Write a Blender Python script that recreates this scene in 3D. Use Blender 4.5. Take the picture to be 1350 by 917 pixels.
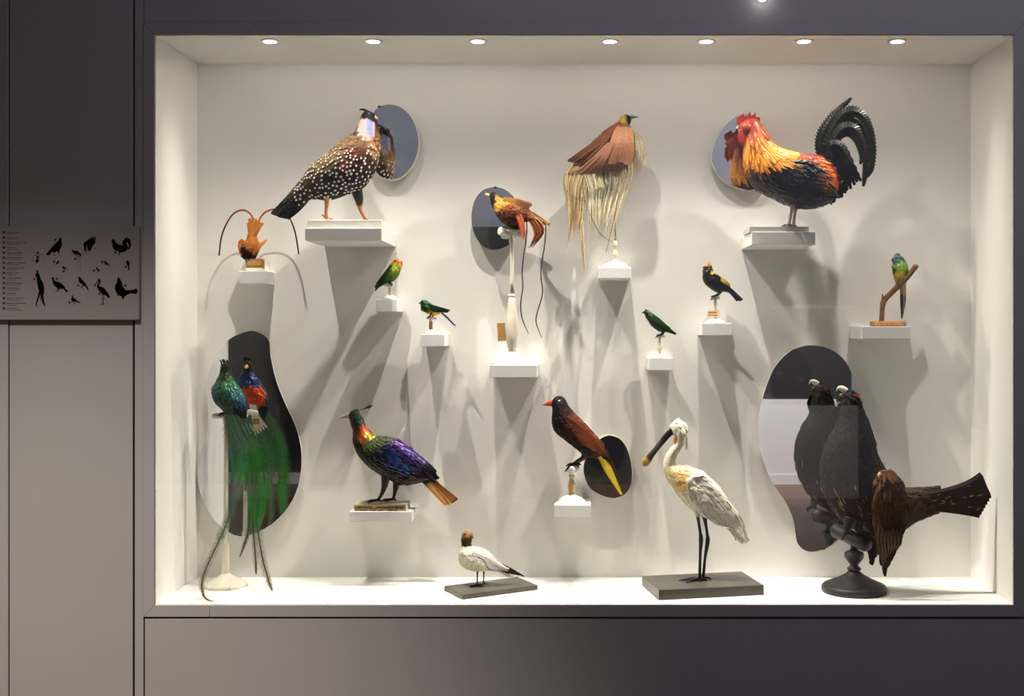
import bpy, bmesh, math, random
from mathutils import Vector
random.seed(7)
for o in list(bpy.data.objects): bpy.data.objects.remove(o, do_unlink=True)
scene = bpy.context.scene
COL = scene.collection
R = random.random
def U(a, b): return a + (b - a) * random.random()

# ------------------------------------------------------------------ camera
DF, FPX, VX, VY, ZC = 4.5, 1500.0, 767.0, 431.0, 1.6   # distance to the wall plane, focal px, vanishing point, eye height
DEPTH = 0.5                                            # niche depth
cd = bpy.data.cameras.new('camera'); cam = bpy.data.objects.new('camera', cd); COL.objects.link(cam)
cam.location = (0, -DF, ZC); cam.rotation_euler = (math.pi/2, 0, 0)
cd.sensor_width = 36; cd.lens = FPX / 1350 * 36
cd.shift_x = -(VX - 675) / 1350; cd.shift_y = (VY - 458.5) / 1350
cd.clip_start = 0.05
scene.camera = cam
# ------------------------------------------------------------------ world, view
w = bpy.data.worlds.new('world'); scene.world = w; w.use_nodes = True
w.node_tree.nodes['Background'].inputs[0].default_value = (0.4, 0.45, 0.6, 1)
w.node_tree.nodes['Background'].inputs[1].default_value = 0.02
vs = scene.view_settings
vs.view_transform = 'Standard'; vs.look = 'None'; vs.gamma = 1; vs.use_curve_mapping = False
vs.exposure = 0.0
NICHE_W, NICHE_TILT, NICHE_COL = 54.0, 12, (1.0, 0.93, 0.83)
BEAM_X, BEAM_Y, BEAM_BASE = 42.0, 19.0, 0.045      # oval beam of the downlights: gaussian core (degrees, along and across the wall) plus wide spill
def spot(name, loc, target, watt, col, size, blend=1.0, radius=0.03, parent=None):
    l = bpy.data.lights.new(name, 'SPOT'); l.energy = watt; l.color = col
    l.spot_size = math.radians(size); l.spot_blend = blend; l.shadow_soft_size = radius
    o = bpy.data.objects.new(name, l); COL.objects.link(o)
    d = Vector(target) - Vector(loc)
    if parent: o.parent = parent; loc = Vector(loc) - parent.location
    o.location = loc; o.rotation_euler = d.to_track_quat('-Z', 'Y').to_euler()
    return o
# unseen ceiling lamps: one inferred for the left wall, others added to brighten reflections
ROOM_SPOTS = [((-1.9, -2.6), (-2.35, 0.0, -2.9), 1600, (1.0, 0.91, 0.81), 64, 'aimed at the grey wall left of the niche'),
              ((2.1, -3.6), (2.1, -6.2, 0.35), 700, (1.0, 0.93, 0.93), 46, 'added to light the white low partition'),
              ((-2.2, -3.2), (-2.0, -6.2, 3.2), 300, (0.94, 0.95, 1.0), 110, 'added to light the upper opposite wall'),
              ((1.4, -3.2), (1.4, -6.2, 3.0), 560, (0.96, 0.95, 1.0), 100, 'added to light the wall above the dark panel')]
# cool fill light added on the unseen ceiling to lift the grey wall
FILL_PANEL = (-0.8, 4.2, -2.4, -1.4, 54, (0.80, 0.79, 1.0))

# ------------------------------------------------------------------ helpers
def lin(c):
    return tuple(((v/255)/12.92 if v/255 <= .04045 else ((v/255+.055)/1.055)**2.4) for v in c)
def sc(y): return (DF + y) / FPX
def P(px, py, y):
    s = sc(y); return Vector(((px-VX)*s, y, ZC-(py-VY)*s))
def mk(name, verts, faces, mat, parent=None, cols=None, smooth=False):
    me = bpy.data.meshes.new(name)
    off = parent_world(parent) if parent else Vector((0,0,0))
    me.from_pydata([tuple(Vector(v)-off) for v in verts], [], faces)
    if cols:
        a = me.color_attributes.new('Col', 'FLOAT_COLOR', 'POINT')
        a.data.foreach_set('color', [x for c in cols for x in (c[0], c[1], c[2], 1.0)])
    if smooth: me.polygons.foreach_set('use_smooth', [True]*len(me.polygons))
    for m in (mat if isinstance(mat, (list, tuple)) else [mat]): me.materials.append(m)
    me.update()
    o = bpy.data.objects.new(name, me); COL.objects.link(o)
    if parent: o.parent = parent
    return o
def parent_world(p):
    v = Vector((0,0,0))
    while p: v += p.location; p = p.parent
    return v
def tag(o, label=None, cat=None, group=None, kind=None):
    if label: o['label'] = label
    if cat: o['category'] = cat
    if group: o['group'] = group
    if kind: o['kind'] = kind
    return o
def thing(name, label, cat, loc, group=None):
    o = bpy.data.objects.new(name, None); COL.objects.link(o); o.location = loc; o.empty_display_size = .05
    return tag(o, label, cat, group)
def box_vf(x0, x1, y0, y1, z0, z1):
    v = [(x0,y0,z0),(x1,y0,z0),(x1,y1,z0),(x0,y1,z0),(x0,y0,z1),(x1,y0,z1),(x1,y1,z1),(x0,y1,z1)]
    f = [(0,3,2,1),(4,5,6,7),(0,1,5,4),(1,2,6,5),(2,3,7,6),(3,0,4,7)]
    return v, f
def bevel(o, w=.002, seg=2):
    m = o.modifiers.new('bevel', 'BEVEL'); m.width = w; m.segments = seg; m.limit_method = 'ANGLE'
    return o
def box(name, x0, x1, y0, y1, z0, z1, mat, parent=None, bw=0.002):
    v, f = box_vf(x0, x1, y0, y1, z0, z1)
    o = mk(name, v, f, mat, parent)
    return bevel(o, bw) if bw else o
def crom(pts, n):
    """Catmull-Rom through pts (tuples), n samples per segment."""
    out = []; N = len(pts)
    for i in range(N-1):
        p0 = pts[max(i-1,0)]; p1 = pts[i]; p2 = pts[i+1]; p3 = pts[min(i+2,N-1)]
        for k in range(n):
            t = k/n
            out.append(tuple(.5*((2*b)+(-a+c)*t+(2*a-5*b+4*c-d)*t*t+(-a+3*b-3*c+d)*t**3) for a,b,c,d in zip(p0,p1,p2,p3)))
    out.append(tuple(pts[-1])); return out
def closed_crom(pts, n):
    out = []; N = len(pts)
    for i in range(N):
        p0, p1, p2, p3 = pts[i-1], pts[i], pts[(i+1)%N], pts[(i+2)%N]
        for k in range(n):
            t = k/n
            out.append(tuple(.5*((2*b)+(-a+c)*t+(2*a-5*b+4*c-d)*t*t+(-a+3*b-3*c+d)*t**3) for a,b,c,d in zip(p0,p1,p2,p3)))
    return out
def inpoly(x, y, poly):
    c = False; j = len(poly)-1
    for i in range(len(poly)):
        xi, yi = poly[i]; xj, yj = poly[j]
        if (yi > y) != (yj > y) and x < (xj-xi)*(y-yi)/(yj-yi)+xi: c = not c
        j = i
    return c

# ------------------------------------------------------------------ materials
def mat(name, col, rough=.5, metal=0., spec=.5, noise=0., nscale=30., bump=0., bscale=200., attr=False, sheen=0., coat=0., trans=0., iri=0., emit=0., stretch=None):
    m = bpy.data.materials.new(name); m.use_nodes = True
    nt = m.node_tree; b = nt.nodes['Principled BSDF']; L = nt.links.new
    b.inputs['Roughness'].default_value = rough; b.inputs['Metallic'].default_value = metal
    b.inputs['Specular IOR Level'].default_value = spec
    b.inputs['Sheen Weight'].default_value = sheen; b.inputs['Coat Weight'].default_value = coat
    b.inputs['Transmission Weight'].default_value = trans
    tc = nt.nodes.new('ShaderNodeTexCoord'); vec = tc.outputs['Object']
    if stretch:
        mp = nt.nodes.new('ShaderNodeMapping'); mp.inputs['Scale'].default_value = stretch
        L(vec, mp.inputs['Vector']); vec = mp.outputs['Vector']
    if attr:
        a = nt.nodes.new('ShaderNodeAttribute'); a.attribute_name = 'Col'; src = a.outputs['Color']
    else:
        c = nt.nodes.new('ShaderNodeRGB'); c.outputs[0].default_value = (*lin(col), 1); src = c.outputs[0]
    if noise:
        n = nt.nodes.new('ShaderNodeTexNoise'); n.inputs['Scale'].default_value = nscale; n.inputs['Detail'].default_value = 4
        L(vec, n.inputs['Vector'])
        mr = nt.nodes.new('ShaderNodeMapRange'); mr.inputs['From Min'].default_value = .3; mr.inputs['From Max'].default_value = .7
        mr.inputs['To Min'].default_value = 1-noise; mr.inputs['To Max'].default_value = 1+noise
        L(n.outputs['Fac'], mr.inputs['Value'])
        mx = nt.nodes.new('ShaderNodeVectorMath'); mx.operation = 'SCALE'
        L(src, mx.inputs[0]); L(mr.outputs[0], mx.inputs['Scale']); src = mx.outputs[0]
    L(src, b.inputs['Base Color'])
    if bump:
        n2 = nt.nodes.new('ShaderNodeTexNoise'); n2.inputs['Scale'].default_value = bscale; L(vec, n2.inputs['Vector'])
        bp = nt.nodes.new('ShaderNodeBump'); bp.inputs['Strength'].default_value = bump; bp.inputs['Distance'].default_value = .002
        L(n2.outputs['Fac'], bp.inputs['Height']); L(bp.outputs['Normal'], b.inputs['Normal'])
    if iri:
        b.inputs['Thin Film Thickness'].default_value = iri; b.inputs['Thin Film IOR'].default_value = 1.6
    if emit:
        L(src, b.inputs['Emission Color']); b.inputs['Emission Strength'].default_value = emit
    return m
M = {}
M['niche'] = mat('white_niche_paint', (236,234,229), .55, spec=.3, noise=.012, nscale=3, bump=.03, bscale=300)
M['shelf'] = mat('white_shelf_lacquer', (240,239,236), .45, spec=.35, noise=.01, nscale=8)
M['wall'] = mat('grey_wall_paint', (136,135,134), .55, spec=.3, noise=.03, nscale=2.5, bump=.05, bscale=250)
M['gap'] = mat('dark_joint', (30,26,28), .9)
M['feather'] = mat('matte_plumage', (0,0,0), .66, spec=.18, attr=True, noise=.2, nscale=160, sheen=.02)
M['gloss'] = mat('glossy_plumage', (0,0,0), .34, spec=.4, attr=True, noise=.25, nscale=140)
M['iri'] = mat('iridescent_plumage', (0,0,0), .32, metal=.55, spec=.6, attr=True, noise=.3, nscale=120)
M['skin'] = mat('bare_skin', (0,0,0), .42, spec=.4, attr=True, noise=.15, nscale=220, bump=.25, bscale=500)
M['horn'] = mat('horn', (0,0,0), .35, spec=.5, attr=True, noise=.08, nscale=150)
M['eye'] = mat('glass_eye', (12,9,7), .05, spec=.8)
M['mirror'] = mat('silvered_glass', (222,224,226), .0, metal=1.0)
M['rim'] = mat('pale_mirror_rim', (228,222,208), .5)
M['clip'] = mat('clip_metal', (40,40,42), .4, metal=.6)
M['cream'] = mat('cream_painted_wood', (226,220,204), .3, spec=.5, noise=.05, nscale=25, coat=.3)
M['white'] = mat('white_plaster', (238,234,224), .4, noise=.04, nscale=40)
M['stone'] = mat('grey_board', (74,70,61), .35, spec=.5, noise=.12, nscale=30)
M['black'] = mat('black_painted_wood', (44,45,47), .5, spec=.4, noise=.1, nscale=20)
M['kraft'] = mat('kraft_label', (178,136,78), .8, noise=.15, nscale=60)
M['tan'] = mat('yellowed_label', (224,192,134), .8, noise=.12, nscale=50)
M['ink'] = mat('black_ink', (5,5,6), .9, spec=.05)
M['inkgrey'] = mat('grey_ink', (58,56,58), .9, spec=.05)
M['sign'] = mat('grey_sign_board', (121,117,116), .5, spec=.3, noise=.02, nscale=6)
M['book'] = mat('pale_wood_block', (222,212,186), .6, noise=.08, nscale=30, stretch=(1,6,6))
M['bark'] = mat('bark', (112,70,44), .8, noise=.4, nscale=70, bump=.6, bscale=120)
M['cork'] = mat('cork_slab', (168,116,66), .9, noise=.45, nscale=180, bump=.8, bscale=300)
M['cut'] = mat('cut_wood', (206,146,92), .8, noise=.1)
M['bone'] = mat('turned_bone', (226,214,184), .3, noise=.2, nscale=120)
M['acryl'] = mat('greyed_slab', (198,193,186), .3, noise=.03)
M['roomwall'] = mat('room_wall', (140,142,152), .8, noise=.03, nscale=2)
M['roomdark'] = mat('dark_room_panel', (38,35,36), .6)
M['roomwhite'] = mat('white_partition', (236,230,228), .7)
M['wood'] = mat('oak_floor', (120,84,56), .45, noise=.2, nscale=5, stretch=(1,8,1))
def lamp_mat():
    return mat('lamp_lens', (255,244,228), .4, emit=14)
M['lamp'] = lamp_mat()
def glass_mat():
    m = bpy.data.materials.new('clear_glass'); m.use_nodes = True; nt = m.node_tree; nt.nodes.clear()
    o = nt.nodes.new('ShaderNodeOutputMaterial'); t = nt.nodes.new('ShaderNodeBsdfTransparent'); g = nt.nodes.new('ShaderNodeBsdfGlossy')
    g.inputs['Roughness'].default_value = 0; f = nt.nodes.new('ShaderNodeFresnel'); f.inputs['IOR'].default_value = 1.45
    mx = nt.nodes.new('ShaderNodeMixShader'); t.inputs[0].default_value = (.985,.99,.985,1)
    nt.links.new(f.outputs[0], mx.inputs[0]); nt.links.new(t.outputs[0], mx.inputs[1]); nt.links.new(g.outputs[0], mx.inputs[2]); nt.links.new(mx.outputs[0], o.inputs[0])
    return m
M['glass'] = glass_mat()

# ------------------------------------------------------------------ structure: the wall around the niche
def wpx(name, x0, y0, x1, y1, ya, yb, m, bw=.0015):
    a = P(x0, y0, 0); b = P(x1, y1, 0)
    o = box(name, a.x, b.x, ya, yb, b.z, a.z, m, None, bw)
    return tag(o, kind='structure')
ROOMX, ROOMY, ROOMZ = 4.6, -6.2, 4.3
pxf = lambda X: VX + X/sc(0)
pyf = lambda Z: VY + (ZC-Z)/sc(0)
XL, XR, YT, YB = pxf(-ROOMX), pxf(ROOMX), pyf(ROOMZ), pyf(0)
wpx('wall_left', XL, YT, 10.5, YB, 0, .05, M['wall'])
wpx('wall_panel', 11.8, YT, 174.5, YB, .003, .05, M['wall'], .003)
wpx('wall_stile', 177.6, YT, 189, YB, 0, .05, M['wall'])
wpx('wall_top', 189.6, YT, XR, 29.5, .002, .05, M['wall'])
wpx('wall_bottom', 190.4, 815, XR, YB, .002, .05, M['wall'], .003)
wpx('wall_right', 1350.6, 29.5, XR, 813, .002, .05, M['wall'])
v, f = box_vf(-ROOMX, P(190,0,0).x, .05, .09, 0, ROOMZ); tag(mk('wall_backing', v, f, M['gap']), kind='structure')
v, f = box_vf(P(190,0,0).x, ROOMX, .05, .09, 0, P(0,808.5,0).z); tag(mk('wall_backing_low', v, f, M['gap']), kind='structure')
def trim(name, quad):
    fr = [P(x, y, 0) for x, y in quad]
    vv = [(p.x, -.004, p.z) for p in fr] + [(p.x, -.0003, p.z) for p in fr]
    ff = [(3,2,1,0),(4,5,6,7)] + [(i,(i+1)%4,(i+1)%4+4,i+4) for i in range(4)]
    tag(bevel(mk(name, vv, ff, M['wall']), .0012), kind='structure')
trim('trim_1', [(189.3,29.7),(336,29.7),(336,46),(204,46)])
trim('trim_2', [(336.4,29.7),(1350.3,29.7),(1336.5,46),(336.4,46)])
trim('trim_3', [(189.3,30.2),(203.8,46.2),(203.8,797),(189.3,812.5)])
trim('trim_4', [(1350.3,30.2),(1350.3,813),(1336.7,797),(1336.7,46.2)])
trim('trim_5', [(204,797.2),(276.6,797.2),(276.6,812.5),(189.6,812.5)])
trim('trim_6', [(277.1,797.2),(1336.5,797.2),(1350.2,812.5),(277.1,812.5)])
# niche shell
a = P(203.8, 46, 0); b = P(1336.7, 797.2, 0)
NX0, NX1, NZ1, NZ0 = a.x, b.x, a.z, b.z
def slab(name, *d):
    v, f = box_vf(*d); return tag(mk(name, v, f, M['niche']), kind='structure')
slab('wall_back', NX0-.03, NX1+.03, DEPTH, DEPTH+.03, NZ0-.03, NZ1+.03)
slab('wall_niche_left', NX0-.03, NX0, .0, DEPTH, NZ0-.03, NZ1+.03)
slab('wall_niche_right', NX1, NX1+.03, .0, DEPTH, NZ0-.03, NZ1+.03)
slab('floor_niche', NX0, NX1, .0, DEPTH, NZ0-.03, NZ0)
slab('ceiling_niche', NX0, NX1, .0, DEPTH, NZ1, NZ1+.03)
v, f = box_vf(NX0, NX1, .004, .010, NZ0, NZ1); g = mk('window_1', v, f, M['glass']); tag(g, kind='structure')
# room behind the viewer
def room(name, d, m): v, f = box_vf(*d); return tag(mk(name, v, f, m), kind='structure')
room('floor', (-ROOMX, ROOMX, ROOMY, .09, -.05, 0), M['wood'])
room('ceiling', (-ROOMX-.1, ROOMX+.1, ROOMY-.1, .7, ROOMZ, ROOMZ+.05), M['roomwall'])
room('wall_opposite', (-ROOMX-.1, ROOMX+.1, ROOMY-.05, ROOMY, 0, ROOMZ), M['roomwall'])
room('wall_far_left', (-ROOMX-.05, -ROOMX, ROOMY, .09, 0, ROOMZ), M['roomwall'])
room('wall_far_right', (ROOMX, ROOMX+.05, ROOMY, .09, 0, ROOMZ), M['roomwall'])
room('baseboard_opposite', (-ROOMX, -2.0, ROOMY, ROOMY+.02, 0, .12), M['roomwhite'])
room('wall_dark_panel', (1.78, 2.75, ROOMY, ROOMY+.03, .87, 2.27), M['roomdark'])
room('wall_dark_panel_wide', (-ROOMX+.05, -2.0, ROOMY, ROOMY+.03, .125, 2.62), M['roomdark'])
room('wall_dark_panel_middle', (-2.0, 1.0, ROOMY, ROOMY+.03, 0, 2.62), M['roomdark'])
room('trim_7', (1.78, 2.56, ROOMY+.03, ROOMY+.05, 1.77, 1.80), M['roomwhite'])
room('wall_low_partition', (1.55, 2.59, ROOMY, ROOMY+.06, 0, .865), M['roomwhite'])
room('baseboard_partition', (1.55, 2.59, ROOMY+.06, ROOMY+.075, 0, .10), M['roomwhite'])

# ------------------------------------------------------------------ fixtures: downlights, shelves, mirrors
def recalc(o):
    bm = bmesh.new(); bm.from_mesh(o.data); bmesh.ops.recalc_face_normals(bm, faces=bm.faces); bm.to_mesh(o.data); bm.free(); return o
def lathe_vf(cx, cy, prof, seg=32):
    v = []; f = []; n = len(prof)
    for (r, z) in prof:
        for k in range(seg):
            a = 2*math.pi*k/seg; v.append((cx+r*math.cos(a), cy+r*math.sin(a), z))
    for i in range(n-1):
        for k in range(seg):
            k2 = (k+1) % seg; f.append((i*seg+k, i*seg+k2, (i+1)*seg+k2, (i+1)*seg+k))
    f.append(tuple(range(seg))); f.append(tuple((n-1)*seg+k for k in range(seg)))
    return v, f
def lathe(name, cx, cy, prof, m, parent=None, seg=32):
    v, f = lathe_vf(cx, cy, prof, seg); return recalc(mk(name, v, f, m, parent, smooth=True))
LIGHT_Y = .096
for i, (px, wh) in enumerate(((356,'above the hanging brown bird'),(492,'above the spotted pheasant'),(630,'above the wire-tailed orange bird'),(804,'above the cream-plumed bird'),(931,'between cream-plumed bird and rooster'),(1060,'above the rooster'),(1183,'above the parakeet'))):
    p = P(px, 54, LIGHT_Y); p.z = NZ1
    t = thing('recessed_downlight', 'small round downlight in the niche ceiling '+wh, 'downlight', p, 'row of downlights in the niche ceiling')
    lathe('trim_ring', p.x, p.y, [(.0335,p.z-.0005),(.0385,p.z-.0005),(.0385,p.z-.003),(.0335,p.z-.0035)], M['shelf'], t)
    lathe('lens', p.x, p.y, [(.033,p.z-.0003),(.033,p.z-.0028),(.022,p.z-.0040)], M['lamp'], t)
    lo = (p.x, p.y, p.z-.012)
    so = spot('downlight_beam', lo, (p.x, p.y+math.tan(math.radians(NICHE_TILT))*2, p.z-2), NICHE_W*(1,1,1.05,1.05,1,.92,.72)[i], NICHE_COL, 172, .15, .008, t)
    ld = so.data; ld.use_nodes = True; nt = ld.node_tree; em = nt.nodes['Emission']
    fo = nt.nodes.new('ShaderNodeLightFalloff'); fo.inputs['Strength'].default_value = 1.0; 
    def mth(op, a, bb=None):
        n_ = nt.nodes.new('ShaderNodeMath'); n_.operation = op
        for k_, q_ in enumerate((a, bb)):
            if q_ is None: continue
            if isinstance(q_, (int, float)): n_.inputs[k_].default_value = q_
            else: nt.links.new(q_, n_.inputs[k_])
        return n_.outputs[0]
    tcn = nt.nodes.new('ShaderNodeTexCoord'); nv = nt.nodes.new('ShaderNodeVectorMath'); nv.operation = 'NORMALIZE'; nt.links.new(tcn.outputs['Normal'], nv.inputs[0])
    sx_ = nt.nodes.new('ShaderNodeSeparateXYZ'); nt.links.new(nv.outputs[0], sx_.inputs[0])
    az = mth('MAXIMUM', mth('ABSOLUTE', sx_.outputs[2]), 0.02)
    ex_ = mth('POWER', mth('DIVIDE', mth('ABSOLUTE', mth('DIVIDE', sx_.outputs[0], az)), math.tan(math.radians(BEAM_X))), 2.0)
    ey_ = mth('POWER', mth('DIVIDE', mth('ABSOLUTE', mth('DIVIDE', sx_.outputs[1], az)), math.tan(math.radians(BEAM_Y))), 2.0)
    g_ = mth('EXPONENT', mth('MULTIPLY', mth('ADD', ex_, ey_), -1.0))
    nt.links.new(mth('MULTIPLY', mth('ADD', g_, BEAM_BASE), fo.outputs['Linear']), em.inputs['Strength'])
for i, (lo, ta, wt, co, sz, wh) in enumerate(ROOM_SPOTS):
    t = thing('unseen_spotlight', 'unseen spotlight on the room ceiling '+wh, 'spotlight', (lo[0], lo[1], ROOMZ), 'gallery spotlights on the room ceiling')
    lathe('housing', lo[0], lo[1], [(.02,ROOMZ),(.02,ROOMZ-.04),(.05,ROOMZ-.05),(.05,ROOMZ-.10),(.04,ROOMZ-.10),(.04,ROOMZ-.06)], M['black'], t, 20)
    spot('spotlight_beam', (lo[0], lo[1], ROOMZ-.12), ta, wt, co, sz, 1.0, .08, t)
t = thing('added_fill_panel', 'large dim cool fill panel added on the unseen room ceiling', 'light panel', ((FILL_PANEL[0]+FILL_PANEL[1])/2, (FILL_PANEL[2]+FILL_PANEL[3])/2, ROOMZ))
box('fill_panel_frame', FILL_PANEL[0]-.03, FILL_PANEL[1]+.03, FILL_PANEL[2]-.03, FILL_PANEL[3]+.03, ROOMZ-.03, ROOMZ, M['shelf'], t, 0)
al = bpy.data.lights.new('fill_light', 'AREA'); al.shape = 'RECTANGLE'; al.size = FILL_PANEL[1]-FILL_PANEL[0]; al.size_y = FILL_PANEL[3]-FILL_PANEL[2]; al.energy = FILL_PANEL[4]; al.color = FILL_PANEL[5]
ao = bpy.data.objects.new('fill_light', al); COL.objects.link(ao); ao.parent = t; ao.location = (0, 0, -.032)
# small lamp on the wall above the niche, its lower edge just in view
p = P(1005, -5, -.012)
t = thing('wall_lamp', 'tiny bright round lamp on the dark wall above the niche', 'lamp', (p.x, 0, p.z))
def hpuck(name, cx, cz, r, y0, y1, m, parent, seg=20):
    v = []; f = []
    for y, rr in ((y0, r), (y1, r*.8)):
        v += [(cx+rr*math.cos(2*math.pi*k/seg), y, cz+rr*math.sin(2*math.pi*k/seg)) for k in range(seg)]
    f = [(k,(k+1)%seg,seg+(k+1)%seg,seg+k) for k in range(seg)] + [tuple(range(seg)), tuple(range(seg,2*seg))]
    return recalc(mk(name, v, f, m, parent))
hpuck('lamp_base', p.x, p.z, .026, .002, -.006, M['shelf'], t)
hpuck('lamp_lens', p.x, p.z, .020, -.006, -.016, M['lamp'], t)
pl = bpy.data.lights.new('wall_lamp_glow', 'POINT'); pl.energy = .10; pl.shadow_soft_size = .012; pl.color = (1,.95,.95)
po = bpy.data.objects.new('wall_lamp_glow', pl); COL.objects.link(po); po.parent = t; po.location = (0, -.05, -.012)

def shelf(px0, px1, py0, py1, yf, label, cat='shelf'):
    s = sc(yf); a = P(px0, py0, yf); b = P(px1, py1, yf)
    o = box('wall_shelf', a.x, b.x, yf, DEPTH, b.z, a.z, M['shelf'], None, .002)
    return tag(o, label, cat, 'white box shelves on the niche back wall')
shelf(314.5, 350.5, 357, 373.5, .36, 'small white box shelf under the brown upside-down bird with curved streamers')
shelf(402, 503, 300.5, 317, .14, 'wide white box shelf under the spotted pheasant')
shelf(645, 708, 480.8, 497.5, .28, 'white box shelf under the tall cream turned stand')
shelf(789, 832, 352, 367, .30, 'small white box shelf under the bird with long cream plumes')
shelf(991, 1075, 305.5, 322.5, .20, 'white box shelf under the rooster')
shelf(496.5, 523.5, 394.5, 410.5, .33, 'small white box shelf under the green lovebird')
shelf(554.5, 586, 440.5, 456.5, .33, 'small white box shelf under the green bird with yellow belly')
shelf(855, 887.5, 471.5, 488, .33, 'small white box shelf under the plain dark green bird')
shelf(925.5, 965.5, 425.8, 442, .33, 'small white box shelf under the black and yellow bird')
shelf(1136.5, 1200.5, 430, 446.5, .28, 'white box shelf under the parakeet on a branch')
shelf(460.5, 543, 674, 688, .305, 'white box shelf under the iridescent pheasant and its wooden block')
shelf(730.5, 779, 665.5, 681.5, .30, 'white box shelf under the chestnut bird with orange beak')

def mirror(label, outline, ym, back=.022, clips=(), grow=1.02):
    pts = closed_crom(outline, 6)
    cx = sum(p[0] for p in pts)/len(pts); cy = sum(p[1] for p in pts)/len(pts)
    c = P(cx, cy, ym)
    t = thing('wall_mirror', label, 'mirror', (c.x, DEPTH, c.z), 'frameless mirrors on the niche back wall')
    def plate(name, k, y0, y1, m0, m1):
        n = len(pts); q = [P(cx+(x-cx)*k, cy+(y-cy)*k, ym) for x, y in pts]
        v = [(p.x, y0, p.z) for p in q] + [(p.x, y1, p.z) for p in q]
        f = [tuple(range(n)), tuple(range(2*n-1, n-1, -1))] + [(i,(i+1)%n,(i+1)%n+n,i+n) for i in range(n)]
        o = recalc(mk(name, v, f, [m0, m1], t))
        for pp in o.data.polygons:
            pp.material_index = 0 if (pp.normal.y < -.5) else 1
    plate('mirror_glass', 1.0, ym, ym+.004, M['mirror'], M['rim'])
    plate('backing', grow, ym+.0041, ym+.0041+back, M['rim'], M['rim'])
    box('mount', c.x-.02, c.x+.02, ym+back, DEPTH, c.z-.02, c.z+.02, M['rim'], t, 0)
    for (x, y) in clips:
        q = P(x, y, ym); box('clip', q.x-.006, q.x+.006, ym-.003, ym+.012, q.z-.004, q.z+.004, M['clip'], t, .001)
mirror('tall wavy-edged mirror behind the long-tailed green bird',
       [(327,436.5),(343,439),(354.5,449),(356.5,468),(363,498),(375,530),(389,560),(397,592),(395.5,630),(385,660),(366,684),(342,700),(317,706.5),(297,698),(279,680),(266,655),(260.5,628),(265,598),(272.5,570),(274,540),(272,518),(274,495),(284,470),(301,448)], .472, .008, [(364.5,676)], 1.0)
mirror('large wavy-edged mirror behind the black grouse-like bird',
       [(1071,455),(1092,459),(1110,471),(1122,490),(1129,515),(1131,545),(1129,580),(1126,620),(1123,660),(1117,692),(1104,712),(1085,724),(1066,726.5),(1053,718),(1048.5,703),(1045,682),(1035,660),(1018,635),(1006,606),(1000,575),(1002,541),(1010,510),(1022,483),(1040,464),(1056,457)], .472, .008, [(1086,723)], 1.0)
mirror('egg-shaped mirror behind the spotted pheasant', [(511,138),(529,142),(544,158),(551.5,183),(548,208),(535,228),(519,236),(503,233),(491,218),(485,192),(487,162),(496,144)], .45, .022, [(500,140.5)])
mirror('oval mirror behind the orange bird with two wire-like tail feathers', [(652,246.5),(668,251),(681,265),(687,285),(684,305),(673,321),(654,329),(637,324),(626,309),(621.5,288),(625,266),(636,251)], .45, .022, [(653,247)])
mirror('rounded mirror behind the rooster', [(981,150.5),(996,155),(1006,167),(1011,184),(1013,207),(1011,229),(1003,243),(990,250),(974,247.5),(957,239),(944.5,225),(938.5,208),(942.5,189),(953,170),(967,156)], .45, .022)
mirror('small rounded mirror behind the chestnut bird with yellow tail', [(803,574),(818,579),(828,595),(833,620),(831,640),(822,652),(808,656),(790,651),(776,640),(770,622),(772,605),(780,590),(790,579)], .455, .018, [(803,575)])

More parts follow.
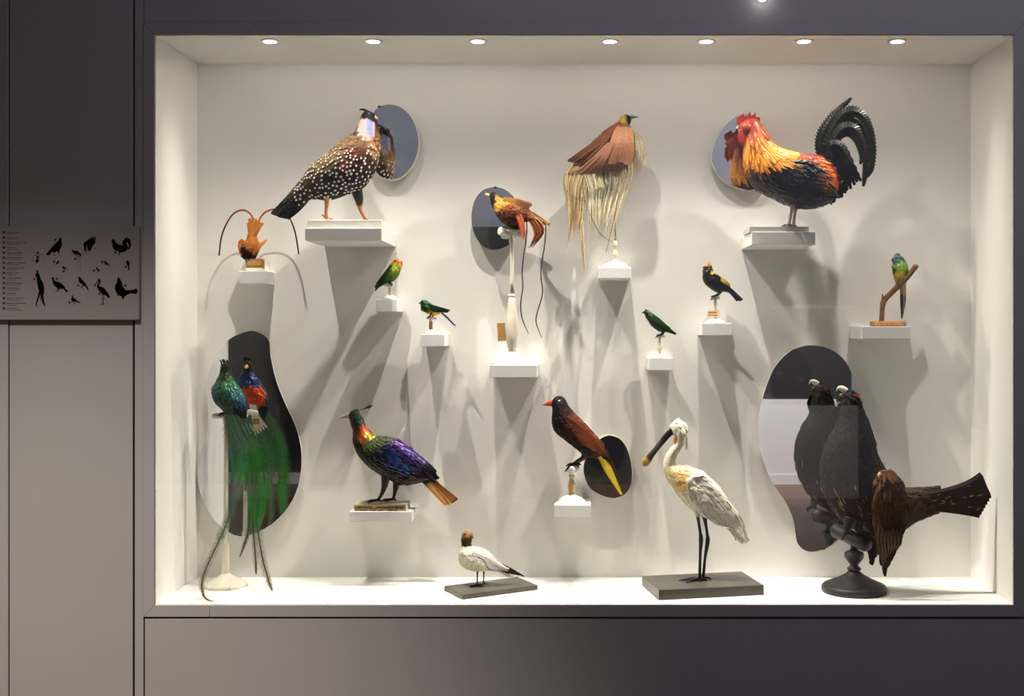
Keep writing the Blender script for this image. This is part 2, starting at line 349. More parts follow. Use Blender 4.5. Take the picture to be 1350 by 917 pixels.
# ------------------------------------------------------------------ bird toolkit
def paint(pts, polys=(), p=3.0):
    L = [(x, y, r, lin(c)) for x, y, r, c in pts]; Q = [(pl, lin(c)) for pl, c in polys]
    def f(x, y, dy=0):
        for pl, c in reversed(Q):
            if inpoly(x, y, pl): return c
        sw = 0; a = [0,0,0]
        for X, Y, r, c in L:
            d = ((x-X)**2+(y-Y)**2)/(r*r)+1e-4; w_ = d**(-p); sw += w_
            for k in range(3): a[k] += w_*c[k]
        return (a[0]/sw, a[1]/sw, a[2]/sw)
    return f
def flat(c):
    c = lin(c); return lambda x, y, dy=0: c
BIRDS = []
class Bird:
    def __init__(s, name, label, Y, base, printed=True):
        s.Y = Y; s.s = sc(Y); s.root = thing(name, label, 'bird', P(base[0], base[1], Y)); s.sil = []
        if printed: BIRDS.append(s)
    def W(s, x, y, dy=0.):
        return Vector(((x-VX)*s.s, s.Y+dy*s.s, ZC-(y-VY)*s.s))
    def loft(s, name, st, col, m, wr=.8, sub=4, ring=28, parent=None, dy=0., sil=True, power=1.0):
        st = [tuple(q)+((wr,) if len(q) < 5 else ())+((0.,) if len(q) < 6 else ()) for q in st]
        S = crom(st, sub); G = []; v = []; c = []
        for (ux,uy,lx,ly,w_,d_) in S:
            cx, cy = (ux+lx)/2, (uy+ly)/2; ax, ay = (ux-lx)/2, (uy-ly)/2; h = math.hypot(ax, ay); row = []
            for k in range(ring):
                a = 2*math.pi*k/ring; ca, sa = math.cos(a), math.sin(a)
                x, y, d = cx+ax*ca, cy+ay*ca, d_+dy+h*w_*sa
                row.append((x, y, d)); v.append(s.W(x, y, d)); c.append(col(x, y, d-d_-dy))
            G.append(row)
        n = len(G); f = []
        for i in range(n-1):
            for k in range(ring):
                k2 = (k+1) % ring; f.append((i*ring+k, i*ring+k2, (i+1)*ring+k2, (i+1)*ring+k))
        f.append(tuple(range(ring))); f.append(tuple((n-1)*ring+k for k in range(ring)))
        o = recalc(mk(name, v, f, m, parent or s.root, c, True))
        if sil: s.sil.append([(q[0], q[1]) for q in S]+[(q[2], q[3]) for q in reversed(S)])
        s.grid = G; s.col = col
        return o
    def coat(s, n, L, W, m, lift=.7, col=None, jit=.22, i0=0., i1=1., keep=None, name='plumage', dots=None, parent=None, camber=.25, wild=.12):
        """small overlapping feathers over the last loft."""
        G = s.grid; col = col or s.col; N = len(G); ring = len(G[0])
        a, b = int(i0*(N-2)), max(int(i1*(N-2)), 1)
        cells = []; cum = []; tot = 0
        for i in range(a, b+1):
            for k in range(ring):
                p0 = Vector(G[i][k]); p1 = Vector(G[i+1][k]); p2 = Vector(G[i][(k+1)%ring])
                tot += (p1-p0).cross(p2-p0).length; cells.append((i, k)); cum.append(tot)
        import bisect
        V = []; F = []; C = []
        placed = []
        for _ in range(n):
            i, k = cells[min(bisect.bisect(cum, R()*tot), len(cells)-1)]
            fu, fv = R(), R(); k2 = (k+1) % ring
            A, B, C2, D = (Vector(G[i][k]), Vector(G[i+1][k]), Vector(G[i][k2]), Vector(G[i+1][k2]))
            p = (A*(1-fu)+B*fu)*(1-fv)+(C2*(1-fu)+D*fu)*fv
            t = ((B-A)*(1-fv)+(D-C2)*fv)
            if t.length < 1e-5: continue
            t.normalize(); sd = (C2-A) if (C2-A).length > 1e-6 else (D-B)
            if sd.length < 1e-6: continue
            nn = t.cross(sd)
            if nn.length < 1e-9: continue
            nn.normalize(); cen = Vector((sum(q[0] for q in G[i])/ring, sum(q[1] for q in G[i])/ring, sum(q[2] for q in G[i])/ring))
            if nn.dot(p-cen) < 0: nn = -nn
            if keep and not keep(p.x, p.y, p.z): continue
            t = (t + nn.cross(t)*U(-wild, wild)*2).normalized(); sd = nn.cross(t)
            l = (L(p.x, p.y) if callable(L) else L)*U(.8, 1.2); wd = (W(p.x, p.y) if callable(W) else W)*U(.8, 1.2)
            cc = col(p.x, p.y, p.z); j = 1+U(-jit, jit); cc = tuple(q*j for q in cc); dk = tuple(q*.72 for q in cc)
            b0 = len(V)
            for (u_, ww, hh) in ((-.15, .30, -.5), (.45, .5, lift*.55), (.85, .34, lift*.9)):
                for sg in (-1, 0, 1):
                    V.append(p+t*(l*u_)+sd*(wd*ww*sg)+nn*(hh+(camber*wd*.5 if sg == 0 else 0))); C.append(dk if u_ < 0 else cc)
            V.append(p+t*l+nn*lift); C.append(cc)
            F += [(b0,b0+1,b0+4,b0+3),(b0+1,b0+2,b0+5,b0+4),(b0+3,b0+4,b0+7,b0+6),(b0+4,b0+5,b0+8,b0+7),(b0+6,b0+7,b0+9),(b0+7,b0+8,b0+9)]
            if dots:
                r = dots(p.x, p.y)
                qq = p+t*(l*.72)
                if r and all((qq-w9).length_squared > (r[0]*2.3)**2 for w9 in placed):
                    placed.append(qq)
                    r, dc = r; q0 = len(V); q = p+t*(l*.72)+nn*(lift+.5)
                    V.append(q+nn*.25); C.append(dc)
                    for e in range(7):
                        an = 2*math.pi*e/7; V.append(q+t*(r*math.cos(an))+sd*(r*.85*math.sin(an))); C.append(dc)
                    F += [(q0, q0+1+e, q0+1+(e+1)%7) for e in range(7)]
        o = mk(name, [s.W(*q) for q in V], F, m, parent or s.root, C)
        return tag(o, kind='stuff')
    def ribbon(s, name, path, width, col, m, n=8, tilt=0., camber=.12, serr=0., parent=None, sil=True, barbs=False, col2=None, build=True, acc=None):
        """a feather vane along path [(x,y,dy)], width px along it (list, interpolated)."""
        pts = crom([(q+(0.,))[:3] if len(q) == 2 else q for q in path], n); N = len(pts)
        V, F, C = acc if acc else ([], [], [])
        def wd(t):
            q = t*(len(width)-1); i = min(int(q), len(width)-2); return width[i]*(1-(q-i))+width[i+1]*(q-i)
        cf = col if callable(col) else flat(col); c2 = col2 if col2 is None or callable(col2) else flat(col2)
        L_, R_ = [], []; b0 = len(V)
        for i, p in enumerate(pts):
            a = Vector(pts[max(i-1,0)]); b = Vector(pts[min(i+1,N-1)]); t = (b-a)
            if t.length < 1e-6: t = Vector((1,0,0))
            t.normalize(); yv = Vector((0,0,-1)); sd = t.cross(yv)
            sd = sd.normalized() if sd.length > 1e-4 else Vector((1,0,0)); up = sd.cross(t)
            if up.z > 0: up = -up
            s2 = sd*math.cos(tilt)+up*math.sin(tilt)
            w_ = wd(i/(N-1))/2; w2 = w_*(1-serr*(i % 2)); P0 = Vector(p); back = t*(serr*w_*1.2*(1-(i%2)))
            L_.append((p[0]+sd.x*w_, p[1]+sd.y*w_)); R_.append((p[0]-sd.x*w_, p[1]-sd.y*w_))
            cc = cf(p[0], p[1]); ce = c2(p[0], p[1]) if c2 else cc
            if not barbs:
                V += [P0+s2*w2+back, P0+up*(camber*w_), P0-s2*w2+back]; C += [ce, cc, ce]
                if i: q = b0+3*i; F += [(q-3,q-2,q+1,q),(q-2,q-1,q+2,q+1)]
            else:
                q = len(V); h = min(.22*w_+.25, .8)
                V += [P0+s2*h, P0+up*.2, P0-s2*h]; C += [cc, cc, cc]
                if i and prev is not None: F += [(prev,prev+1,q+1,q),(prev+1,prev+2,q+2,q+1)]
                prev = q
                for sg in (-1, 1):
                    for e in range(2):
                        k = len(V); lw = w_*U(.75, 1.12); g = t*U(-.6,.6); g2 = t*U(1.0,1.5)*lw
                        cv = tuple(z*U(.75,1.25) for z in ce)
                        V += [P0+g-t*.55, P0+g+t*.55, P0+g+s2*(sg*lw)+g2+up*U(-.4,.4)]; C += [cv, cv, cv]; F.append((k,k+1,k+2))
            if i == 0 and barbs: prev = b0
        if sil: s.sil.append(L_+R_[::-1])
        if acc is None and build: return mk(name, [s.W(*q) for q in V], F, m, parent or s.root, C)
    def feathers(s, name, items, m, parent=None, kind=None):
        """several vanes joined into one part: items = [(path,width,col,kwargs)]"""
        acc = ([], [], [])
        for path, width, col, kw in items: s.ribbon('x', path, width, col, m, acc=acc, **kw)
        o = mk(name, [s.W(*q) for q in acc[0]], acc[1], m, parent or s.root, acc[2])
        return tag(o, kind=kind) if kind else o
    def strands(s, name, A, B, count, width, cols, m, spread=2., dy=(-4,4), taper=1.3, n=5, parent=None, lenj=(.75,1.05)):
        """hair-like plume: strands between guide paths A and B."""
        acc = ([], [], [])
        for _ in range(count):
            t = R(); g = U(*lenj); d0 = U(*dy); j = [U(-spread, spread), U(-spread, spread)]
            path = []
            for q, (a, b) in enumerate(zip(A, B)):
                f = q/(len(A)-1); path.append((a[0]+(b[0]-a[0])*t+j[0]*f, a[1]+(b[1]-a[1])*t+j[1]*f, d0*(.5+f)))
            # shorten
            full = crom(path, 6); k = max(4, int(len(full)*min(g,1))); full = full[:k:3]
            if len(full) < 2: continue
            ca, cb = random.choice(cols); ca, cb = lin(ca), lin(cb); y0, y1 = full[0][1], full[-1][1]; x0, x1 = full[0][0], full[-1][0]
            def cf(x, y, ca=ca, cb=cb, x0=x0, y0=y0, x1=x1, y1=y1):
                L2 = (x1-x0)**2+(y1-y0)**2+1e-6; f = max(0, min(1, ((x-x0)*(x1-x0)+(y-y0)*(y1-y0))/L2)); return tuple(p*(1-f)+q*f for p, q in zip(ca, cb))
            w_ = width*U(.6, 1.3); s.ribbon('x', full, [w_*.6, w_, w_*.8, w_*.15], cf, m, n=2, tilt=U(-.7,.7), acc=acc, sil=False)
        s.sil.append([q[:2] for q in crom([(a[0],a[1]) for a in A], 4)]+[q[:2] for q in reversed(crom([(a[0],a[1]) for a in B], 4))])
        return tag(mk(name, [s.W(*q) for q in acc[0]], acc[1], m, parent or s.root, acc[2]), kind='stuff')
    def tube(s, name, paths, m, col, parent=None, seg=9, sil=True):
        """paths: list of ([(x,y,dy)], [radii px])"""
        V = []; F = []; C = []; cf = col if callable(col) else flat(col)
        for pth, rad in paths:
            q4 = [(p if len(p) == 3 else (p[0], p[1], 0.))+(r,) for p, r in zip(pth, rad)]
            pts = crom(q4, 4); N = len(pts); b0 = len(V); L_, R_ = [], []
            for i, p in enumerate(pts):
                a = Vector(pts[max(i-1,0)][:3]); b = Vector(pts[min(i+1,N-1)][:3]); t = (b-a).normalized()
                ref = Vector((0,0,1)) if abs(t.z) < .9 else Vector((1,0,0)); sd = t.cross(ref).normalized(); up = sd.cross(t)
                for k in range(seg):
                    an = 2*math.pi*k/seg; V.append(Vector(p[:3])+(sd*math.cos(an)+up*math.sin(an))*max(p[3],.05)); C.append(cf(p[0], p[1]))
                L_.append((p[0]-t.y*p[3], p[1]+t.x*p[3])); R_.append((p[0]+t.y*p[3], p[1]-t.x*p[3]))
                if i:
                    for k in range(seg):
                        k2 = (k+1) % seg; F.append((b0+(i-1)*seg+k, b0+(i-1)*seg+k2, b0+i*seg+k2, b0+i*seg+k))
            F.append(tuple(b0+k for k in range(seg))); F.append(tuple(b0+(N-1)*seg+k for k in range(seg)))
            if sil: s.sil.append(L_+R_[::-1])
        return recalc(mk(name, [s.W(*q) for q in V], F, m, parent or s.root, C, True))
    def ball(s, name, x, y, dy, r, m, col=(12,9,7), sx=1., sy=1., sz=1., parent=None, seg=14):
        V = []; F = []; c = lin(col)
        for i in range(9):
            th = math.pi*i/8
            for k in range(seg):
                a = 2*math.pi*k/seg; V.append(s.W(x+r*sx*math.sin(th)*math.cos(a), y+r*sy*math.cos(th), dy+r*sz*math.sin(th)*math.sin(a)))
        for i in range(8):
            for k in range(seg): F.append((i*seg+k, i*seg+(k+1)%seg, (i+1)*seg+(k+1)%seg, (i+1)*seg+k))
        return recalc(mk(name, V, F, m, parent or s.root, [c]*len(V), True))
    def plate(s, name, poly, dy0, dy1, col, m, parent=None, smooth=2, sil=True, bw=.6):
        pts = closed_crom(poly, smooth) if smooth > 1 else poly; n = len(pts); cf = col if callable(col) else flat(col)
        V = [s.W(x, y, dy0) for x, y in pts]+[s.W(x, y, dy1) for x, y in pts]
        F = [tuple(range(n)), tuple(range(2*n-1, n-1, -1))]+[(i,(i+1)%n,(i+1)%n+n,i+n) for i in range(n)]
        o = recalc(mk(name, V, F, m, parent or s.root, [cf(x, y) for x, y in pts]*2))
        if sil: s.sil.append(('poly', list(pts)))
        return bevel(o, bw*s.s, 2) if bw else o
    def eyes(s, x, y, d, r, ring=None):
        for sg in (-1, 1):
            e = s.ball('eye', x, y, sg*d, r, M['eye'])
            if ring: s.ball('eye_ring', x, y, sg*(d-.25*r), r*1.45, M['skin'], ring, parent=e)
    def leg(s, path, rad, toes, col, m=None, tr=1.0, name='leg'):
        """path px from hip to ankle; toes: list of end points (x,y,dy)"""
        m = m or M['skin']; l = s.tube(name, [(path, rad)], m, col)
        e = path[-1]; e = e if len(e) == 3 else (*e, 0.)
        ps = []
        for t in toes:
            mid = ((e[0]+t[0])/2, (e[1]+t[1])/2-tr*.7, (e[2]+t[2])/2); ps.append(([e, mid, t], [tr*1.05, tr, tr*.4]))
        s.tube('foot', ps, m, col, l)
        return l

# ------------------------------------------------------------------ stands
def rest(py, yf, Y): return VY+(py-VY)*sc(yf)/sc(Y)     # pixel row at depth Y of a surface seen at row py at depth yf
def stand(name, label, x, Y, base_py, parts, cat='stand'):
    s = sc(Y); q = P(x, base_py, Y)
    t = thing(name, label, cat, q)
    for nm, prof, m in parts:
        lathe(nm, q.x, Y, [(r*s, ZC-(py-VY)*s) for r, py in prof], m, t)
    return t
def bar(t, name, a, b, r, Y, m, seg=20, cap=None):
    """horizontal/oblique round bar between px points (x,y,dy)"""
    s = sc(Y); A = Vector(((a[0]-VX)*s, Y+a[2]*s, ZC-(a[1]-VY)*s)); B = Vector(((b[0]-VX)*s, Y+b[2]*s, ZC-(b[1]-VY)*s))
    d = (B-A).normalized(); u = d.cross(Vector((0,0,1))).normalized(); w_ = u.cross(d); V = []; F = []
    prof = [(0,.55),(.04,.85),(.10,1.),(.90,1.),(.96,.85),(1.,.55)]
    for f_, k in prof:
        for e in range(seg):
            an = 2*math.pi*e/seg; V.append(A+(B-A)*f_+(u*math.cos(an)+w_*math.sin(an))*(r*k*s))
    for i in range(len(prof)-1):
        for e in range(seg): F.append((i*seg+e, i*seg+(e+1)%seg, (i+1)*seg+(e+1)%seg, (i+1)*seg+e))
    F += [tuple(range(seg)), tuple((len(prof)-1)*seg+e for e in range(seg))]
    return recalc(mk(name, V, F, m, t, smooth=True))
def tagcard(label, cx, cy, w_, h, Y, dy, m, rot=0., lines=0, cat='label', parent=None, thick=1.2):
    s = sc(Y); c = P(cx, cy, Y); c.y += dy*s
    V = []; 
    for d in (0, thick):
        for (a, b) in ((-1,-1),(1,-1),(1,1),(-1,1)):
            x, z = a*w_/2, b*h/2; V.append((c.x+(x*math.cos(rot)-z*math.sin(rot))*s, c.y+d*s, c.z+(x*math.sin(rot)+z*math.cos(rot))*s))
    F = [(0,1,2,3),(7,6,5,4),(0,4,5,1),(1,5,6,2),(2,6,7,3),(3,7,4,0)]
    if parent: o = mk('paper_label', V, F, m, parent)
    else: o = tag(mk('paper_label', V, F, m), label, cat)
    for k in range(lines):
        z = h/2-(k+.8)*h/(lines+.6); xs = [(-.42+.0*k, -.42+U(.5,.84))]
        Q = []
        for (a, b) in ((xs[0][0],-.06),(xs[0][1],-.06),(xs[0][1],.06),(xs[0][0],.06)):
            x, zz = a*w_, z+b*h/max(lines,1)*1.6; Q.append((c.x+(x*math.cos(rot)-zz*math.sin(rot))*s, c.y-.08*s, c.z+(x*math.sin(rot)+zz*math.cos(rot))*s))
        mk('script_line', Q, [(0,1,2,3)], M['inkgrey'], parent or o) if parent else None
    return o

# ================================================================== spotted pheasant (tragopan)
b = Bird('spotted_pheasant', 'brown pheasant covered in white spots with black head and pale pink-blue throat', .26, (440, 293))
PC = paint([(486,148,7,(22,20,24)),(478,156,6,(20,18,20)),(472,172,6,(60,30,20)),(498,200,6,(176,130,84)),(470,188,9,(118,92,56)),(450,200,10,(112,90,56)),(430,212,10,(104,82,50)),(410,232,9,(80,62,38)),
            (485,215,10,(62,34,24)),(470,232,12,(40,24,20)),(450,246,12,(32,22,18)),(430,254,9,(44,34,26)),(402,252,7,(58,44,26)),(385,266,7,(26,22,20)),(468,205,8,(104,44,22)),(464,225,6,(120,40,20))],
           [([(473,164),(476,158),(484,158),(491,160),(495,163),(496,175),(494,188),(487,187),(479,182),(473,175)], (206,170,164)),
            ([(484,159),(492,162),(495,172),(492,184),(487,178),(484,170)], (140,146,196))])
b.loft('body', [(494,150,494,150),(483,145,495,157,.8),(477,152,498,163,.8),(473,163,500,177,.85),(468,174,501,190,.85),(458,181,499,206,.8),(446,190,493,227,.8),(432,202,478,247,.8),(420,211,457,256,.8),(409,221,434,263,.75),(399,235,414,262,.65),(389,249,402,267,.5),(379,261,392,275,.35),(372,269,384,281,.2)], PC, M['feather'], .8)
def tdots(x, y):
    if y < 190 or x < 392: return None
    if (y < 196 and x < 488): return None
    d = (x-400)*.66+(y-255)                       # below the back line
    big = max(0., min(1., ((y-176)+(x-408)*.55-36)/45))
    if big <= .1: return (.75, lin((196,160,100))) if R() < .8 else None
    r = .85+1.0*big*U(.7,1.15)
    return (r, lin((240,236,226))) if R() < .78 else None
b.coat(1500, lambda x,y: 6 if y > 175 else 3, lambda x,y: 4.6 if y > 175 else 2, M['feather'], .6, i0=.08, dots=tdots, jit=.3, keep=lambda x,y,d: not inpoly(x,y,[(473,164),(476,158),(495,160),(496,188),(487,187),(473,175)]))
for k in range(9):
    t_ = k/8; e = (358+20*t_, 283+6*t_-abs(t_-.5)*2)
    b.ribbon('tail_feather', [(396+9*t_,240+22*t_,-3+6*R()),(378+14*t_,262+14*t_,-2+4*R()),(e[0],e[1],U(-2,2))], [6,7,6.5,4], paint([(392,252,12,(70,52,30)),(372,274,10,(24,21,20))]), M['feather'], tilt=U(-.3,.3), n=5)
b.feathers('crest', [([(484,146,d),(479,144.5,d),(474,146-k*1.0,d)],[2.2,2.4,.6],(18,17,19),{}) for k,d in enumerate((-2,0,2,1))], M['feather'])
b.loft('beak', [(490,151,491,158,.6),(494.5,152,495,158,.6),(498,155,497.5,157.5,.6),(498.5,157.5,498.5,157.5)], flat((214,180,140)), M['horn'])
b.eyes(487.5,151.5,6.0,1.5,(70,80,90))
b.leg([(432,255,-6),(432,272,-6),(431,280,-6),(433,290,-7)], [4.5,2.6,1.9,2.0], [(443,291.2,-9),(437,291.2,-14),(440,291.2,-2),(425,283.5,-5)], (206,146,88), tr=1.5)
b.leg([(466,240,6),(472,262,6),(474,276,5),(482,290,4)], [9,6,2.2,2.0], [(487,291.2,-3),(485,291.2,8),(478,291.2,-4),(476,291,6)], lambda x,y,dy=0: lin((30,24,20)) if y < 270 else lin((190,110,64)), tr=1.5)
q0 = P(405.5, 293, .17); q1 = P(509, 300.5, .17)
tag(box('plinth', q0.x, q1.x-.02, .17, .40, P(0,300.5,.14).z, P(0,292.3,.26).z, M['white'], None, .002), 'thin off-white plinth board under the spotted pheasant', 'plinth')

# ================================================================== brown upside-down bird with curved streamers
b = Bird('streamer_tailed_bird', 'small rusty brown bird hanging head down with two long curved streamers', .42, (335, 344))
BC = paint([(326,339,6,(28,22,24)),(322,330,3,(50,32,22)),(330,326,7,(176,104,44)),(334,315,7,(184,108,44)),(338,330,6,(170,96,40))])
b.loft('body', [(327,344,327,344),(319,338,334,342,.8),(316.5,330,339,334,.8),(318.5,323,342,327,.75),(324,317,341,320,.7),(327,311,338,312,.6),(331,304,336,304,.5)], BC, M['feather'])
b.coat(500, 5, 2.6, M['feather'], .6)
b.loft('beak', [(323,341,328,343,.6),(324,345,326.5,345.5,.6),(325.6,347.2,325.6,347.2)], flat((30,26,28)), M['horn'])
b.eyes(322.5,336.5,6,1.2)
WC = paint([(320,316,6,(160,88,36)),(318,332,6,(186,112,48))])
b.feathers('wing', [([(322+k,336-k,-6-k*.3),(318.5+k*.8,326,-7),(318.2+k*2.2,315.5+abs(k-1)*1.6,-5)],[6,6,3.5],WC,dict(n=5)) for k in range(4)], M['feather'])
b.feathers('wing', [([(333,334-k,-7+k*.4),(342+k*.4,327-k*.8,-8),(353.5-k*3.2,316+k*1.7,-5)],[7,6.5,1.6],paint([(335,332,6,(176,100,40)),(352,317,6,(196,120,54))]),dict(n=5)) for k in range(4)], M['feather'])
for k in range(6):
    x = 327.5+k*1.5; b.ribbon('tail_feather', [(331.5,318,-4-k*.4),(329+k*.9,305,-3),(x,290-(k%3)*1.3+(4 if k == 0 else 0),-2)], [2.6,3.0,2.6], (176+6*(k%3),112+4*(k%2),50), M['feather'], n=5, tilt=U(-.4,.4))
for k in range(7):
    x = 338+k*1.55; b.ribbon('tail_feather', [(333.5,318,-4+k*.4),(336+k*.9,304,-3),(x,288.5+(k%3)*1.0+k*.9,-2)], [2.6,3.0,2.6], (182+5*(k%3),114+5*(k%2),50), M['feather'], n=5, tilt=U(-.4,.4))
SC = paint([(330,290,10,(170,96,50)),(312,280,10,(120,62,36)),(292,325,14,(34,22,22)),(350,279,12,(160,90,52)),(375,280,8,(120,66,40)),(392,320,14,(30,22,22))])
b.ribbon('tail_streamer', [(334,294,-1),(333.4,287.5,-1),(329.5,281,-2),(321,277,-3),(309.6,281.5,-4),(299.7,295.5,-4),(292.6,314,-3),(289.4,337,-2)], [2.2,2.4,2.2,1.9], SC, M['feather'], n=6, camber=.5)
b.ribbon('tail_streamer', [(341,294,-1),(343.5,287,-1),(350,280,-2),(358,276.8,-3),(366,276.3,-3),(375,280,-3),(383,288.5,-3),(390,307,-3),(394.4,335,-2)], [2.2,2.4,2.2,1.9], SC, M['feather'], n=6, camber=.5)
s_ = sc(.40); q0 = P(324.5, 339, .40); q1 = P(345.5, 357, .40)
t = thing('specimen_block', 'small brown wooden block with a paper label under the hanging brown bird', 'block', (q0.x, .40, P(0,357,.36).z))
box('block', q0.x, q1.x, .40, .44, P(0,353.5,.40).z, P(0,341,.40).z, M['cork'], t, .001)
box('foot_board', q0.x+.001, q1.x, .398, .445, P(0,357,.36).z, P(0,353.3,.40).z, M['white'], t, .001)
box('paper_label', q0.x+.004, q1.x-.004, .3985, .3998, P(0,350,.40).z, P(0,344,.40).z, M['kraft'], t, 0)

# ================================================================== orange bird with wire tail (centre)
b = Bird('wire_tailed_bird', 'orange and brown bird with yellow collar, black face and two wire-like tail feathers', .36, (676, 303))
OC = paint([(650,262,6,(20,18,18)),(648,270,4,(20,18,20)),(655,262,4,(206,158,66)),(656,272,5,(222,168,66)),(665,265,5,(206,148,58)),(664,284,8,(104,56,28)),(676,290,8,(96,44,24)),(684,280,9,(120,66,34)),(680,270,7,(150,98,46)),(697,284,6,(158,104,50)),(668,276,5,(140,56,26))])
b.loft('body', [(644.5,257.5,644.5,257.5),(649,253.5,646,262,.8),(655,256,648.5,271,.85),(660,261,652,279,.85),(668,263,657,287,.85),(680,266,668,293,.85),(692,272,682,295,.75),(702,281,694,292,.6),(708,289,704,292,.4)], OC, M['feather'])
b.coat(700, lambda x,y: 3 if x < 660 else 6, lambda x,y: 2 if x < 660 else 3.2, M['feather'], .5)
b.loft('beak', [(645,255,646,261,.7),(641,254.6,641.5,258.4,.7),(638.6,255.5,638.6,255.5)], flat((226,196,96)), M['horn'])
b.eyes(650,256.5,5,1.1)
WC = paint([(672,264,8,(176,122,60)),(690,270,10,(140,92,46))])
for sg in (-1, 1):
    b.feathers('wing', [([(664+k*1.5,263+k*1.9,sg*(8+k*.3)),(682,266+k*2.4,sg*(9.5)),(701-k*2.6,270+k*2.6,sg*6)],[6,6.5,3],WC,dict(n=5)) for k in range(5)], M['feather'])
for k in range(6):
    b.ribbon('tail_feather', [(690+k*.5,276+k*1.6,-2+k*.5),(706,284+k*1.4,-1),(724.5-k*1.8,295.5-k*.3+abs(k-2)*.4,U(-2,2))], [4,4.6,3.6], (176-k*6,122-k*6,62-k*3), M['feather'], n=5, tilt=U(-.3,.3))
b.strands('flank_plume', [(660,268),(673,276),(684,293),(688,315)], [(668,267),(684,278),(692,296),(692,318)], 150, 1.3, [((176,66,30),(186,72,34)),((200,96,54),(160,52,26)),((150,50,24),(206,120,84))], M['gloss'], 1.2, (-11,-6))
b.strands('flank_plume', [(690,280),(700,296),(705,312),(697,327)], [(698,281),(712,292),(717,306),(703,324)], 170, 1.2, [((170,104,60),(120,60,34)),((196,128,84),(110,54,34)),((150,84,48),(136,70,42))], M['gloss'], 1.5, (-3,5))
def wire(pth):
    b.tube('wire_feather', [(pth, [.75]*(len(pth)-1)+[.35])], M['gloss'], (26,24,30), seg=6)
wire([(693.5,280,-7),(695,300,-7),(693.5,320,-6),(691,334,-6),(688.7,360,-6),(689.6,378,-6),(686.8,401,-6),(688.8,420,-6),(697,439.5,-6)])
wire([(716,292,-1),(719.5,299,-2),(718,324,-3),(713,358,-4),(715.4,386,-4),(709,410,-4),(707,425,-4),(714.5,445,-4)])
b.leg([(674,288,-5),(670,297,-6),(667,300,-7)], [3,1.4,1.1], [(662.5,302,-8),(664.5,299.6,-11),(671,301.0,-9)], (36,28,26), tr=.9)
b.leg([(680,289,3),(682,298,2),(681,301,1)], [3,1.4,1.1], [(677,301.5,-2),(679,301.4,4),(685,302,1)], (36,28,26), tr=.9)
B = rest(480.8, .28, .375)
t = stand('tall_perch_stand', 'tall cream turned stand with a bulbous foot and a crossbar perch', 675, .375, B, [
    ('base', [(27.5,B),(27.5,477.5),(25,476),(19,471.5),(11,466.5),(6,464.5),(4.5,463.5)], M['cream']),
    ('vase', [(4.5,463.5),(5.0,461),(7.5,452),(9,442),(8.6,428),(7,412),(5,398),(4,391)], M['cream']),
    ('collar', [(4,391.5),(4.6,390.5),(4.6,388.5),(3.4,387.5)], M['cream']),
    ('post', [(3.4,388),(2.6,370),(2.4,345),(2.7,324),(4,320),(4.6,316),(3.6,313),(2.6,308)], M['cream'])])
bar(t, 'crossbar', (662,305.5,-5), (688,308,4), 4.2, .375, M['cream'])
bar(t, 'bar_knob', (659,305,-9), (665,306,-4), 5.4, .375, M['cream'])
t2 = tagcard('brown cardboard label hanging from the tall cream stand', 661, 437.5, 10.5, 24, .36, 0, M['kraft'], rot=.06)
bevel(t2, .0006)

# ================================================================== bird with long cream plumes
b = Bird('long_plumed_bird', 'rufous brown bird draped in long trailing cream plumes with yellow head', .36, (811, 240))
GC = paint([(829,157,4,(18,17,20)),(821,158,4,(210,168,70)),(815,168,6,(136,78,44)),(800,180,10,(132,80,50)),(780,198,10,(126,76,48)),(758,212,9,(116,70,44)),(822,185,10,(150,104,74)),(826,205,9,(156,112,82)),(808,205,9,(152,106,78)),(790,215,8,(160,110,82))])
b.loft('body', [(832,155,832,155),(827,151,832,160,.85),(820,153,830,166,.85),(814,161,833,173,.9),(803,168,836,190,.8),(790,179,834,212,.7),(776,192,815,225,.6),(764,203,792,224,.45),(753,212,768,222,.3)], GC, M['feather'])
b.coat(700, lambda x,y: 3 if y < 168 else 8, lambda x,y: 2 if y < 168 else 3.4, M['feather'], .7)
b.loft('beak', [(830.5,151.6,831,157.5,.7),(836,152.6,836,156,.7),(842,154,842,154.4,.7),(842.3,154.2,842.3,154.2)], flat((104,116,140)), M['horn'])
b.eyes(827.5,154.5,4.4,1.1)
for k in range(11):
    t_ = k/10
    b.ribbon('wing_feather', [(818-t_*14,167+t_*5,-15),(796-t_*6+t_*4,184+t_*12,-21+t_*2),(749+t_*32,214-t_*6+math.sin(t_*3)*4,-11)], [6,7,6.2,3.6], paint([(815,170,10,(126,72,42)),(780,195,14,(138,86,56)),(752,214,10,(110,64,42))]), M['feather'], n=5, tilt=U(-.2,.3), serr=.1)
for k in range(12):
    t_ = k/11
    b.ribbon('wing_feather', [(814+t_*16,169+t_*2,-17),(806+t_*26,192,-26+t_*3),(800+t_*31,217+math.sin(t_*9)*2+t_*2,-23+t_*4)], [5,6,5.6,3.0], (160+(k%3)*7,112+(k%2)*7,82), M['feather'], n=5, tilt=U(-.3,.3), serr=.1)
for k in range(8):
    t_ = k/7
    b.ribbon('tail_feather', [(803+t_*3,192+t_*3,-27),(785+t_*12,210+t_*3,-25),(761.5+t_*27,229+2.5*math.sin(t_*3.1),-18)], [2.5,5.5,4.8,3.2], (176-(k%2)*10,122-(k%3)*6,92), M['feather'], n=5, tilt=U(-.2,.2), serr=.1)
CR = [((214,198,150),(236,226,190)),((228,214,170),(240,232,206)),((190,166,112),(222,206,160)),((236,226,194),(244,240,222))]
BRN = [((186,156,98),(176,132,84)),((198,176,122),(160,116,74)),((208,190,140),(226,212,176))]
